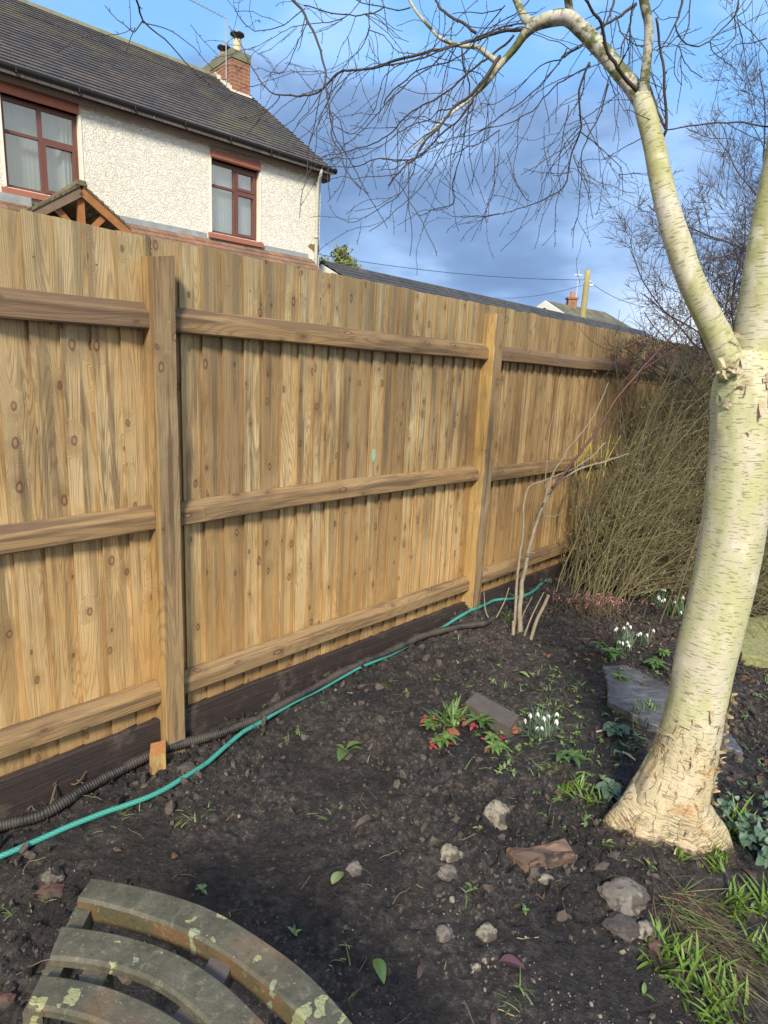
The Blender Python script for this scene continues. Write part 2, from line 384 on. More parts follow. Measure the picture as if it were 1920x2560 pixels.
def stone_mat(name, a, b, s=1.):
    m, t = newmat(name); o = t.obj()
    c = t.mix(t.ss(t.noise(o, 14.*s, 6., .7), .4, .62), a, b)
    c = t.mix(t.ss(t.noise(o, 60.*s, 4., .7), .58, .7), c, tuple(x*.35 for x in a))
    c = t.mix(t.m('MULTIPLY', t.ss(t.noise(o, 16., 5., .7), .46, .58), .8), c, (.05, .04, .035))
    t.out_p(c, .85, t.bump(t.noise(o, 45.*s, 6., .7), .8, .008))
    return m
M_CONC = stone_mat('pale_rubble', (.30, .27, .205), (.19, .17, .13))
M_ROCK = stone_mat('grey_rock', (.15, .135, .12), (.25, .22, .19))
M_ROCKB = stone_mat('dark_rock', (.07, .06, .058), (.12, .10, .09))
M_ROCKR = stone_mat('red_rock', (.13, .06, .05), (.09, .06, .05))
M_PEB = stone_mat('pebble', (.30, .27, .22), (.17, .15, .125))

# ------------------------------------------------------------ ground: one sheet, fine in the bed, coarse to the horizon
def axis(a, b, step, far):
    core = np.arange(a, b+step/2, step); out = []; s = step; x = b
    while x < far: s *= 1.25; x += s; out.append(x)
    lo = []; s = step; x = a
    while x > -far: s *= 1.25; x -= s; lo.append(x)
    return np.r_[lo[::-1], core, out]
gx = axis(-2.3, 3.9, .0105, 1500); gy = axis(.75, 6.4, .0105, 1500)
X, Y = np.meshgrid(gx, gy); Z = gz(X.ravel(), Y.ravel())
V = np.c_[X.ravel(), Y.ravel(), Z]
nx, ny = len(gx), len(gy)
ii = (np.arange(ny-1)[:, None]*nx+np.arange(nx-1)[None]).ravel()
Fq = np.c_[ii, ii+1, ii+nx+1, ii+nx].astype(np.int32)
me = bpy.data.meshes.new('ground'); me.vertices.add(len(V)); me.vertices.foreach_set('co', V.astype(np.float32).ravel())
me.loops.add(Fq.size); me.loops.foreach_set('vertex_index', Fq.ravel()); me.polygons.add(len(Fq))
me.polygons.foreach_set('loop_start', np.arange(0, Fq.size, 4, dtype=np.int32)); me.polygons.foreach_set('use_smooth', np.ones(len(Fq), bool))
me.update(calc_edges=True); me.materials.append(M_SOIL)
go = bpy.data.objects.new('ground', me); COL.objects.link(go); tag(go, kind='structure')

# ------------------------------------------------------------ scatter helper
def ico(sub=1, seed=0, rough=.25, flat=.75):
    import bmesh
    bm = bmesh.new(); bmesh.ops.create_icosphere(bm, subdivisions=sub, radius=1)
    V = []
    for q in bm.verts:
        n_ = mnoise.noise(q.co*1.3+Vector((seed*7.1, seed*3.3, 1)))*rough*1.6+mnoise.noise(q.co*3.1+Vector((seed*2.7, 5, 1)))*rough*.7
        p_ = q.co*(1+n_); V.append((p_.x, p_.y, p_.z*flat))
    F = [[w_.index for w_ in f.verts] for f in bm.faces]; bm.free()
    return np.array(V), np.array(F)
def rotm(ax, ay, az):
    return np.array(Matrix.Rotation(az, 3, 'Z') @ Matrix.Rotation(ay, 3, 'Y') @ Matrix.Rotation(ax, 3, 'X'))
def scatter(name, temps, P, S, mats, label=None, smooth=True, tilt=3.2):
    VV = []; FF = []; mi = []; o = 0; nm = len(mats)
    for i, (p, s) in enumerate(zip(P, S)):
        Vt, Ft = temps[i % len(temps)]
        Rm = rotm(random.uniform(-tilt, tilt), random.uniform(-tilt, tilt), random.uniform(0, 6.3))
        s3 = s*np.array([random.uniform(.8, 1.3), random.uniform(.7, 1.1), random.uniform(.6, 1.)])
        VV.append((Vt*s3)@Rm.T+p); FF.append(Ft+o); o += len(Vt); mi += [random.randrange(nm)]*len(Ft)
    V = np.concatenate(VV); Fq = np.concatenate(FF).astype(np.int32); k = Fq.shape[1]
    me = bpy.data.meshes.new(name); me.vertices.add(len(V)); me.vertices.foreach_set('co', V.astype(np.float32).ravel())
    me.loops.add(Fq.size); me.loops.foreach_set('vertex_index', Fq.ravel()); me.polygons.add(len(Fq))
    me.polygons.foreach_set('loop_start', np.arange(0, Fq.size, k, dtype=np.int32))
    me.polygons.foreach_set('use_smooth', np.full(len(Fq), smooth)); me.polygons.foreach_set('material_index', np.array(mi, dtype=np.int32))
    me.update(calc_edges=True)
    for m_ in mats: me.materials.append(m_)
    ob = bpy.data.objects.new(name, me); COL.objects.link(ob); return tag(ob, label, kind='stuff')
def in_bed(x, y):
    a = x*fd[0]+y*fd[1]; p = x*fn[0]+y*fn[1]-FC
    return (p > .03) & (y > .85)
def rand_bed(n, dens=None):
    x = rng.uniform(-2.2, 3.6, n*4); y = rng.uniform(.85, 5.6, n*4); ok = in_bed(x, y)
    if dens is not None: ok &= rng.uniform(0, 1, n*4) < dens(x, y)
    x = x[ok][:n]; y = y[ok][:n]; return x, y
# crumbs of soil
def cl_d(x, y):
    p = x*fn[0]+y*fn[1]-FC
    return np.clip(.42+1.3*fbm(x+7, y, 1.3, 2)+.5*np.exp(-(p/.45)**2)-.45*np.exp(-(((x+.1)/.6)**2+((y-1.5)/.5)**2)), .08, 1)
x, y = rand_bed(26000, lambda x, y: cl_d(x, y)**1.6)
S = .0028+.0065*rng.pareto(3.0, len(x)); S = np.clip(S, .0025, .027)
temps = [ico(1, k, .55) for k in range(9)]
P = np.c_[x, y, gz(x, y)+S*.25]
scatter('soil_crumbs', temps, P, S, [M_SOIL, M_SOIL, plain('soil_clod', (.085, .068, .058), .8, .7, 30., .8)], 'crumbs and clods of dark damp soil over the bed', smooth=False)
x, y = rand_bed(16000, lambda x, y: (.05+.95*np.exp(-(((x-.5)/.42)**2+((y-1.25)/.36)**2)))*np.clip(.5+2.2*fbm(x, y, 5., 2), 0, 1))
S = np.clip(.0018+.0022*rng.pareto(2.4, len(x)), .0016, .011)
scatter('pebbles', [ico(1, 20+k, .2) for k in range(5)], np.c_[x, y, gz(x, y)+S*.35], S, [M_PEB, M_ROCK, M_CONC], 'small pale pebbles and grit lying in the soil')

# ------------------------------------------------------------ fence
FRZ = math.atan2(fd[1], fd[0])
fo = np.array([0, 0, 0.])-fn*(-FC)
fence = empty('garden_fence', tuple(fo), FRZ)
tag(fence, 'close-boarded wooden fence with square posts and three rails along the bed', 'fence')
# local: x along, y<0 towards the camera side, z up
posts = [(-1.07, -.975, 1.97), (1.062, 1.146, 1.965), (3.168, 3.262, 1.985), (5.27, 5.365, 1.98), (7.4, 7.495, 1.98), (9.5, 9.6, 1.98), (11.6, 11.7, 1.98)]
def gridbox(a, b, seg, amp, seed, mis=(0, 0, 0, 0, 0, 0), top=None):
    """a timber: box cut in rings along its longest axis with slightly bruised arrises"""
    mb = MB(); a = np.array(a, float); b = np.array(b, float); ax = int(np.argmax(b-a)); o1, o2 = [i for i in range(3) if i != ax]
    if ax == 1: o1, o2 = 2, 0
    bev = .0035; n = seg; prof = []
    w1, w2 = b[o1]-a[o1], b[o2]-a[o2]
    for (i, j) in ((0, 0), (1, 0), (1, 1), (0, 1)):
        cx, cy = a[o1]+w1*i, a[o2]+w2*j; sx_ = 1 if i == 0 else -1; sy_ = 1 if j == 0 else -1
        q = [(cx, cy+sy_*bev), (cx+sx_*bev, cy)]
        prof += q if (i+j) % 2 == 0 else q[::-1]
    V = []; m_ = len(prof)
    for k in range(n+1):
        s = a[ax]+(b[ax]-a[ax])*k/n
        for idx, (p1, p2) in enumerate(prof):
            q = Vector((s*3, idx*1.7+seed*5.1, seed)); d1 = mnoise.noise(q)*amp; d2 = mnoise.noise(q+Vector((0, 0, 31)))*amp
            nick = max(0, mnoise.noise(Vector((s*9, (idx//2)*7.7+seed, 3)))-.35)*amp*3
            c1 = (a[o1]+b[o1])/2; c2 = (a[o2]+b[o2])/2
            P_ = [0, 0, 0]; P_[ax] = s; P_[o1] = p1+d1-nick*math.copysign(1, p1-c1); P_[o2] = p2+d2-nick*math.copysign(1, p2-c2)
            if top and k == n: P_[ax] += top(P_[o1], P_[o2])
            V.append(P_)
    F = []
    for k in range(n):
        for j in range(m_):
            F.append((k*m_+j, k*m_+(j+1) % m_, (k+1)*m_+(j+1) % m_, (k+1)*m_+j))
    F += [tuple(range(m_))[::-1], tuple(n*m_+j for j in range(m_))]
    mb.add(V, F)
    return mb
def fix_normals(o):
    import bmesh
    bm = bmesh.new(); bm.from_mesh(o.data); bmesh.ops.recalc_face_normals(bm, faces=bm.faces); bm.to_mesh(o.data); bm.free()
def matface(o, fn_):
    for p in o.data.polygons: p.material_index = fn_(p.normal, p.center)
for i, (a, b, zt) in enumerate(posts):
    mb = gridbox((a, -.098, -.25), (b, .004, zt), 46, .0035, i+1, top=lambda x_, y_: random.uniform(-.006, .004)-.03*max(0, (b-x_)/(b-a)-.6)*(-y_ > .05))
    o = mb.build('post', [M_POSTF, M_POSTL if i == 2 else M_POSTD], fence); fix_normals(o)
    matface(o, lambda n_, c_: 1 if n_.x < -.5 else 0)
    if i in (1, 2): pass
# feather-edge boards
M_EDGE = plain('sawn_board_edge', (.27, .18, .085), .8, .75, 9., .4)
M_NAIL = plain('nail', (.12, .09, .07), .5)
def boards(x0, x1):
    mb = MB(); x = x0
    while x < x1-.02:
        wv = random.uniform(.088, .102); wd = min(wv+.02, x1-x+.004)
        zt = 2.03+random.uniform(-.005, .004); zb = .165+random.uniform(-.006, .004)
        tl = random.uniform(-.0025, .0025); yy = random.uniform(-.002, .001)
        segs = 9; V = []
        cup = random.uniform(-.002, .002)
        for k in range(segs+1):
            z = zb+(zt-zb)*k/segs; sx_ = tl*(k/segs-.5); bow = random.uniform(-.0007, .0007)
            V += [(x+sx_, -.0205+yy+bow, z), (x+wd*.5+sx_, -.0115+yy+cup+bow, z), (x+wd+sx_, -.0022+yy+bow, z), (x+wd+sx_, -.0002, z), (x+sx_+.005, -.0045+yy*.5, z), (x+sx_+.005, -.0120+yy+bow, z), (x+sx_+.0004, -.0128+yy+bow, z)]
        F = [(k*7+j, k*7+(j+1) % 7, k*7+7+(j+1) % 7, k*7+7+j) for k in range(segs) for j in range(7)]
        Fa = [f for i_, f in enumerate(F) if i_ % 7 != 6]; Fb = [f for i_, f in enumerate(F) if i_ % 7 == 6]
        F = Fa+[(6, 5, 4, 3, 2, 1, 0), tuple(segs*7+j for j in range(7))]
        mb.add(V, F+Fb); mb.mi[-len(Fb):] = [2]*len(Fb)
        if random.random() < .8:
            for zz in (1.755+random.uniform(-.01, .01)+.15, .99, .29): mb.tube([(x+.03, -.0165+yy, zz), (x+.03, -.0135+yy, zz)], .0030, 6, mi=1)
        x += wv
    return mb
cuts = [-1.02]+[(a+b)/2 for a, b, _ in posts[1:]]
for i in range(len(cuts)-1):
    boards(cuts[i]+.001, cuts[i+1]).build('board_panel', [M_BOARD, M_NAIL, M_EDGE], fence)
# rails: bevelled top, square front
def rail(x0, x1, zt, seed, dark=False, sag=0.):
    mb = MB(); n = 26; V = []
    for k in range(n+1):
        x = x0+(x1-x0)*k/n; s = mnoise.noise(Vector((x*1.5, seed*3.7, 2)))*.005+sag*math.sin(math.pi*k/n)
        nick = max(0, mnoise.noise(Vector((x*7, seed*9.1, 5)))-.3)*.02
        dz = zt+s
        for (yy, zz) in ((-.0185, 0), (-.030, .002), (-.062, -.030-nick), (-.0635, -.036-nick), (-.064+mnoise.noise(Vector((x*4, seed, 8)))*.002, -.084), (-.060, -.089), (-.0185, -.089)):
            V.append((x, yy, dz+zz))
    F = [(k*7+j, k*7+7+j, k*7+7+(j+1) % 7, k*7+(j+1) % 7) for k in range(n) for j in range(7)]+[tuple(range(7)), tuple(n*7+6-j for j in range(7))]
    mb.add(V, F); o = mb.build('rail', M_RAILD if dark else M_RAIL, fence); fix_normals(o); return o
for i in range(len(posts)-1):
    a = posts[i][1]+.001; b = posts[i+1][0]-.001
    rail(a, b, 1.802, i+1, dark=(i in (0, 2)), sag=-.004)
    rail(a, b, 1.068 if i != 2 else 1.05, i+11, sag=.012 if i == 1 else -.006)
    rail(a, b, .345 if i != 2 else .36, i+21, sag=.004)
    mb = gridbox((a, -.047, -.12), (b, -.0195, .172+.012*(i > 1)), 20, .003, i+40); o = mb.build('gravel_board', M_GB, fence); fix_normals(o)
# cleat at the foot of the near post
m, t = newmat('sawn_end_grain'); o_ = t.obj(); t.out_p(t.mix(t.noise(o_, 60., 5.), (.50, .23, .08), (.30, .13, .05)), .8, t.bump(t.noise(o_, 90., 4.), .8, .004))
mb = MB(); mb.hexa([(.962, -.150, -.08), (1.02, -.170, -.08), (1.058, -.097, -.08), (1.0, -.085, -.08), (.962, -.150, .095), (1.02, -.168, .098), (1.058, -.097, .105), (1.0, -.085, .108)])
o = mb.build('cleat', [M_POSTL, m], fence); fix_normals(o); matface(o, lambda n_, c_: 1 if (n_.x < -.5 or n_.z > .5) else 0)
# green paint rub on the boards
mb = MB(); P0 = D(808, 985)
tt = (FC+.02)/(P0@fn); Pp = P0*tt+CAM; la, lb = flocal(Pp)
V = [(la+math.cos(k*.7)*.013*random.uniform(.6, 1.1), -.0195, Pp[2]+math.sin(k*.7)*.038*random.uniform(.7, 1.1)) for k in range(9)]
V2 = [(v_[0], -.0165, v_[2]) for v_ in V]
mb.add(V+V2, [tuple(range(9))]+[(k, (k+1) % 9, 9+(k+1) % 9, 9+k) for k in range(9)])
mb.build('paint_mark', plain('green_paint', (.30, .52, .36), .6, .4, 60.), fence)
# ------------------------------------------------------------ house across the fence
HRZ = math.atan2(hd[1], hd[0])
def himat(name, fnn): m, t = newmat(name); fnn(t); return m
def f_render(t):
    o = t.obj()
    wob = t.n('ShaderNodeTexNoise', {'Vector': o, 'Scale': 9., 'Detail': 2.}, out=1)
    p = t.vm('ADD', o, t.vm('MULTIPLY', wob, (.16, .16, .16)))
    n = t.noise(t.vm('MULTIPLY', p, (1, 1, .8)), 24., 3., .55, .6)
    rd = t.m('ABSOLUTE', t.m('SUBTRACT', n, .5)); rid = t.ss(rd, .14, .0)
    n2 = t.noise(p, 55., 3.)
    h = t.m('ADD', t.m('MULTIPLY', rid, .7), t.m('MULTIPLY', n2, 1.1))
    c = t.mix(t.ss(t.noise(o, 1.2, 4.), .4, .7), (.90, .875, .77), (.86, .82, .69))
    t.out_p(c, .85, t.bump(h, 1., .011))
M_RENDER = himat('roughcast_render', f_render)
M_SMOOTH = plain('smooth_painted_render', (.80, .77, .64), .8, .08, 6., .15)
M_WINF = plain('brown_window_frame', (.15, .060, .045), .35, .15, 12., .05)
M_LINT = plain('red_painted_stone', (.36, .135, .085), .7, .15, 10., .15)
M_FASC = plain('brown_fascia', (.13, .08, .055), .7, .35, 5., .2)
M_GUT = plain('black_gutter', (.015, .016, .018), .35, .1)
M_LEAD = plain('lead_flashing', (.30, .33, .33), .6, .45, 7., .4)
def f_tile(base, alt, lich=.6, sx_=(.33, .30)):
    def f(t):
        uv = t.uv(); o = t.obj()
        br = t.n('ShaderNodeTexBrick', {'Vector': uv, 'Color1': (.8, .8, .8, 1), 'Color2': (1.25, 1.2, 1.15, 1), 'Mortar': (.3, .3, .3, 1), 'Scale': 1., 'Mortar Size': .004, 'Brick Width': sx_[0]*.5, 'Row Height': sx_[1]*.5}, offset=.5)
        c = t.mix(t.ss(t.noise(o, 1.3, 4.), .4, .65), base, alt)
        c = t.mix(1., c, br, 'MULTIPLY')
        l = t.ss(t.noise(o, 26., 3., .5), .66, .72)
        c = t.mix(t.m('MULTIPLY', l, lich), c, (.42, .42, .36))
        y_ = t.ss(t.noise(o, .55, 4., .6), .56, .70)
        c = t.mix(t.m('MULTIPLY', y_, .38), c, (.16, .16, .06))
        t.out_p(c, .75, t.bump(t.noise(o, 30., 4.), .4, .01))
    return f
M_TILE = himat('dark_roof_tile', f_tile((.082, .074, .073), (.115, .094, .084)))
M_TILE2 = himat('bungalow_roof_tile', f_tile((.055, .056, .060), (.075, .07, .07), .8))
M_TILE3 = himat('mossy_roof_tile', f_tile((.12, .10, .06), (.19, .18, .09), .3))
M_TILER = himat('red_roof_tile', f_tile((.25, .14, .09), (.19, .12, .075), .6))
def f_brick(t):
    o = t.obj(); s = t.n('ShaderNodeSeparateXYZ', {0: o}, out=0); nd_ = t.last
    u = t.m('ADD', nd_.outputs[0], nd_.outputs[1])
    p = t.n('ShaderNodeCombineXYZ', {0: u, 1: nd_.outputs[2], 2: 0.})
    br = t.n('ShaderNodeTexBrick', {'Vector': p, 'Color1': (.34, .13, .065, 1), 'Color2': (.24, .085, .045, 1), 'Mortar': (.33, .27, .19, 1), 'Scale': 1., 'Mortar Size': .009, 'Brick Width': .225, 'Row Height': .075})
    c = t.mix(t.m('MULTIPLY', t.ss(t.noise(o, 4., 4.), .5, .7), .5), br, (.16, .08, .05))
    t.out_p(c, .85, t.bump(br, .5, .01))
M_BRICK = himat('red_brick', f_brick)
M_STONEC = plain('mossy_cement', (.20, .20, .13), .9, .4, 9., .5)
def f_glass(t):
    g = t.n('ShaderNodeBsdfGlossy', {'Color': (1, 1, 1, 1), 'Roughness': .02}); tr = t.n('ShaderNodeBsdfTransparent', {'Color': (.93, .96, .95, 1)})
    fr = t.n('ShaderNodeLayerWeight', {'Blend': .35}, out=1)
    t.n('ShaderNodeOutputMaterial', {'Surface': t.n('ShaderNodeMixShader', {0: t.m('MULTIPLY_ADD', fr, .8, .10, clamp=True), 1: tr, 2: g})})
M_GLASS = himat('window_glass', f_glass)
M_CURT = plain('net_curtain', (.46, .51, .52), .9, .1, 3., .1)
M_OAKF = plain('oak_frame', (.36, .15, .05), .7, .45, 9., .4)
M_OAKG = plain('weathered_oak', (.20, .14, .09), .8, .4, 9., .4)
M_PIPE = plain('painted_downpipe', (.46, .47, .42), .6, .25, 6.)

def hp(s_, dep, z=0.): return hd*s_-hn*dep+np.array([0, 0, z])
house = empty('rendered_house', (0, 0, 0), HRZ)
tag(house, 'cream roughcast house with brown windows and a dark tiled roof behind the fence', 'house')
S0, S1, W0 = -3., 7.95, 11.
wins = [(2.36, 3.40, 3.98, 5.205), (5.57, 6.545, 3.93, 5.145)]
mb = MB(); zt = 5.42; zb = -.3; T = .14
xs = S0; z_lo, z_hi = 3.9, 5.2
def wallbox(x0, x1, z0, z1):
    mb.box((x0, W0, z0), (x1, W0+T, z1))
edges = [S0, wins[0][0], wins[0][1], wins[1][0], wins[1][1], S1]
for k in (0, 2, 4): wallbox(edges[k], edges[k+1], zb, zt)
for (a, b, z0, z1) in wins: wallbox(a, b, zb, z0); wallbox(a, b, z1, zt)
# inner skin, gables and back
mb.box((S0, 18.1, zb), (S1, 18.25, zt)); mb.box((S0, W0+T, zb), (S0+.2, 18.1, zt))
mb.prism([(W0+T, zb), (18.1, zb), (18.1, zt), (14.62, 7.9), (W0+T, zt+.10)], 0, S1-.2, S1-.003)
mb.build('wall', M_RENDER, house)
mb = MB()   # smooth margins round the openings: reveals
for (a, b, z0, z1) in wins:
    for q0, q1 in ((b-.004, b+.035), (a-.02, a+.004)): mb = MB(); mb.box((q0, W0-.012, z0), (q1, W0+T-.01, z1)); mb.build('reveal', M_SMOOTH, house)
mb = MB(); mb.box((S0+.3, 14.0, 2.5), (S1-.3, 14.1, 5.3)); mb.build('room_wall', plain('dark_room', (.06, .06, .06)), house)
for wi, (a, b, z0, z1) in enumerate(wins):
    y0 = W0+.095; y1 = W0+.155; fw = .055; xm = (a+b)/2+(.03 if wi else .0); zm = z0+(z1-z0)*.665 if wi else z0+(z1-z0)*.63
    mb = MB(); 
    mb.box((a, y0, z0), (a+fw, y1, z1)); mb.box((b-fw, y0, z0), (b, y1, z1)); mb.box((a+fw, y0, z1-fw), (b-fw, y1, z1)); mb.box((a+fw, y0, z0), (b-fw, y1, z0+fw))
    mb.box((xm-.028, y0, z0+fw), (xm+.028, y1, z1-fw))
    mb.box((a+fw, y0+.003, zm-.02), (xm-.028, y1, zm+.02)); mb.box((xm+.028, y0-.002, zm-.03), (b-fw, y1, zm+.03))
    # opening lights, standing proud
    for (c0, c1, d0, d1) in ((xm+.028, b-fw, z0+fw, zm-.03), (xm+.028, b-fw, zm+.03, z1-fw)) if wi else ((xm+.028, b-fw, z0+fw, zm-.03),):
        e = .034; yy = y0-.012
        mb.box((c0-.012, yy, d0-.012), (c0+e, y1-.01, d1+.012)); mb.box((c1-e, yy, d0-.012), (c1+.012, y1-.01, d1+.012))
        mb.box((c0+e, yy, d1-e), (c1-e, y1-.01, d1+.012)); mb.box((c0+e, yy, d0-.012), (c1-e, y1-.01, d0+e))
    wo = mb.build('window', M_WINF, house)
    mb = MB(); mb.box((a+.03, y0+.028, z0+.03), (b-.03, y0+.036, z1-.03)); mb.build('glass', M_GLASS, wo)
    mb = MB(); n = 60; V = []
    for k in range(n+1):
        xx = a-.02+(b-a+.04)*k/n; amp = .003+.02*(wi == 0 and xx > b-.25)
        yy = y1+.05+amp*math.sin(k*1.9)+(.08 if (wi == 0 and a+.12 < xx < b-.22) else 0)
        V += [(xx, yy, z0-.02), (xx, yy, z1+.02)]
    mb.add(V, [(2*k, 2*k+2, 2*k+3, 2*k+1) for k in range(n)]); mb.build('curtain', M_CURT, wo)
    mb = MB(); mb.prism([(W0-.045, z1+.02), (W0-.025, z1-.0), (W0+.10, z1-.0), (W0+.10, z1+.145), (W0-.035, z1+.145)], 0, a-.003, b+.0); mb.build('lintel', M_LINT, house)
    mb = MB(); mb.prism([(W0-.075, z0-.105), (W0+.09, z0-.105), (W0+.09, z0-.003), (W0+.02, z0-.003), (W0-.075, z0-.028)], 0, a-.065, b+.055); mb.build('sill', M_LINT, house)
# eaves
mb = MB(); mb.box((S0, 10.86, 5.32), (8.06, 10.90, 5.50)); mb.box((S0, 10.90, 5.40), (8.03, W0-.002, 5.43)); mb.box((8.03, 10.88, 5.30), (8.09, 11.1, 5.50))
mb.build('fascia', M_FASC, house)
mb = MB(); V = []; n = 9
for xx in (S0, 8.15):
    for rr in (.058, .052):
        for k in range(n+1):
            a_ = math.pi+math.pi*k/n; V.append((xx, 10.795+rr*math.cos(a_), 5.50+rr*math.sin(a_)))
m1 = n+1
F = [(k, k+1, 2*m1+k+1, 2*m1+k) for k in range(n)]+[(m1+k, 3*m1+k, 3*m1+k+1, m1+k+1) for k in range(n)]+[(2*m1+k, 2*m1+k+1, 3*m1+k+1, 3*m1+k) for k in range(n)]
F += [(0, 2*m1, 3*m1, m1), (n, m1+n, 3*m1+n, 2*m1+n)]
mb.add(V, F)
mb.tube([(8.14, 10.795, 5.485), (8.16, 10.795, 5.485)], .056, 12)
for xx in np.arange(-2.4, 8.1, .82): mb.box((xx, 10.733, 5.43), (xx+.025, 10.741, 5.505)); mb.box((xx, 10.741, 5.43), (xx+.025, 10.86, 5.437))
mb.build('gutter', M_GUT, house)
mb = MB(); mb.tube(smoothpts([(7.80, 10.80, 5.44), (7.80, 10.80, 5.36), (7.84, 10.93, 5.24), (7.84, 10.955, 5.1), (7.84, 10.955, 3.0)], .08), .034, 10)
for zz in (5.2, 4.2): mb.tube([(7.84, 10.955, zz), (7.84, 10.955, zz+.06)], .042, 10)
mb.build('downpipe', M_PIPE, house, smooth=True)
mb = MB(); mb.add([(7.66, W0-.004, 4.03), (7.72, W0-.004, 4.09), (7.945, W0-.004, 4.10), (7.945, W0-.004, 3.92), (7.84, W0-.004, 3.93), (7.76, W0-.004, 3.98)], [(0, 1, 2, 3, 4, 5)][:1]); o = mb.build('bare_brick_patch', plain('bare_brick', (.24, .15, .08), .9, .5, 20., .6), house)
# roof
tp = math.tan(R(33.85)); YR, ZR = 14.60, 8.02; Ye, Ze = 10.76, 5.455
L = math.hypot(YR-Ye, ZR-Ze); ncr = 27; pt = L/ncr; ca_, sa_ = (YR-Ye)/L, (ZR-Ze)/L
mb = MB(); x0, x1 = S0-.1, 8.13
for k in range(ncr):
    s0 = k*pt; s1 = (k+1)*pt+.02; lip = .026; xe = x1+random.uniform(-.012, .012)
    def rp(s_, h): return (Ye+ca_*s_-sa_*h, Ze+sa_*s_+ca_*h)
    a = rp(s0, lip); b = rp(s1, .004); c = rp(s1, -.02); d_ = rp(s0, .0)
    nseg = 46
    V = []; U = []
    for j in range(nseg+1):
        xx = x0+(xe-x0)*j/nseg; jit = random.uniform(-.003, .003)
        V += [(xx, a[0], a[1]+jit), (xx, b[0], b[1]), (xx, d_[0], d_[1])]; U += [(xx, s0+.01), (xx, s1-.03), (xx, s0+.01)]
    F = [(j*3, j*3+3, j*3+4, j*3+1) for j in range(nseg)]+[(j*3+2, j*3+5, j*3+3, j*3) for j in range(nseg)]+[(nseg*3+2, nseg*3+1, nseg*3)]
    mb.add(V, F, U)
mb.prism([(Ye+.02, Ze-.06), (Ye+.02, Ze-.005), (YR, ZR-.01), (18.45, Ze-.01), (18.45, Ze-.06), (YR, ZR-.09)], 0, x0, 8.09)
ro = mb.build('roof', M_TILE, house)
mb = MB()
for xx in np.arange(x0, 8.1, .45):
    mb.prism([(YR-.14, ZR-.075), (YR-.09, ZR+.02), (YR, ZR+.05), (YR+.09, ZR+.02), (YR+.14, ZR-.075)], 0, xx+.004, min(xx+.446, 8.12))
mb.build('ridge_tiles', M_STONEC, ro)
mb = MB(); mb.box((7.54, 13.87, 7.2), (8.0, 15.36, 8.205)); ch = mb.build('chimney', M_BRICK, ro)
mb = MB(); mb.box((7.525, 13.85, 8.205), (8.015, 15.38, 8.38)); mb.prism([(7.60, 8.38), (7.94, 8.38), (7.9, 8.42), (7.64, 8.42)], 1, 13.95, 15.3)
mb.build('chimney_cap', M_STONEC, ch)
mb = MB(); mb.tube([(7.78, 14.05, 8.38), (7.78, 14.05, 8.66)], [.10, .092], 14); mb.build('chimney_pot', plain('cream_pot', (.62, .55, .36), .7), ch)
mb = MB(); mb.tube([(7.78, 14.65, 8.38), (7.78, 14.65, 8.58)], [.11, .10], 14); mb.build('chimney_pot', plain('clay_pot', (.50, .20, .10), .8), ch)
mb = MB()
for yy, z_ in ((14.05, 8.66), (14.65, 8.58)):
    for k in range(4): a_ = k*1.57+.4; mb.tube([(7.78+.09*math.cos(a_), yy+.09*math.sin(a_), z_-.03), (7.78+.12*math.cos(a_), yy+.12*math.sin(a_), z_+.12)], .007, 5)
    mb.tube([(7.78, yy, z_+.10), (7.78, yy, z_+.125), (7.78, yy, z_+.16)], [.16, .155, .02], 16)
mb.build('cowl', plain('dark_metal', (.05, .05, .05), .4), ch)
mb = MB(); # stepped mortar flashing against the chimney
for k in range(8):
    yy = 13.86+k*.10; zz = ZR-(YR-yy)*tp; mb.box((7.50-.01*(k % 2), yy, zz-.02), (7.538, yy+.085, zz+.11+random.uniform(-.02, .02)))
mb.box((7.52, 13.82, 7.44), (8.02, 13.868, 7.56))
mb.build('mortar_flashing', plain('white_mortar', (.70, .68, .6), .9, .2, 20.), ch)
mb = MB(); mb.tube([(7.47, 13.98, 7.68), (7.47, 13.98, 8.98)], .012, 8); mb.tube([(7.50, 13.98, 8.95), (7.35, 13.7, 8.97), (6.62, 13.98, 8.99)][0:3:2], .010, 6)
for k in range(9):
    xx = 6.66+k*.09; mb.tube([(xx, 13.9, 8.99-.004*k), (xx, 14.06, 8.99-.004*k)], .003, 4)
mb.tube([(7.47, 13.98, 7.8), (7.55, 14.0, 7.75)], .012, 6); mb.tube([(7.47, 13.98, 8.1), (7.55, 14.0, 8.1)], .01, 6)
o = mb.build('aerial', plain('aerial_metal', (.42, .42, .42), .4, .1), ch)
# lead flashing and lean-to roof
mb = MB(); mb.box((3.0, W0-.02, 3.79), (5.46, W0-.001, 3.895)); mb.box((6.62, W0-.02, 3.79), (7.66, W0-.001, 3.885)); mb.box((1.5, W0-.10, 3.56), (2.65, W0-.001, 3.87)); mb.box((5.462, W0-.018, 3.77), (6.618, W0-.001, 3.82))
mb.build('lead_flashing', M_LEAD, house)
mb = MB(); Ls = 2.1; k_ = 14; an = R(36)
for k in range(k_):
    s0 = k*.15; s1 = s0+.17
    ya, za = W0-.021-s0*math.cos(an), 3.80-s0*math.sin(an); yb, zb_ = W0-.021-s1*math.cos(an), 3.80-s1*math.sin(an)+.022
    V = []; U = []
    for j in range(41):
        xx = -1+(7.74+1)*j/40; V += [(xx, ya, za), (xx, yb, zb_), (xx, yb+.005, zb_-.03)]; U += [(xx, s0), (xx, s1-.03), (xx, s1-.02)]
    mb.add(V, [(j*3, j*3+1, j*3+4, j*3+3) for j in range(40)]+[(j*3+1, j*3+2, j*3+5, j*3+4) for j in range(40)], U)
mb.build('lean_to_roof', M_TILER, house)
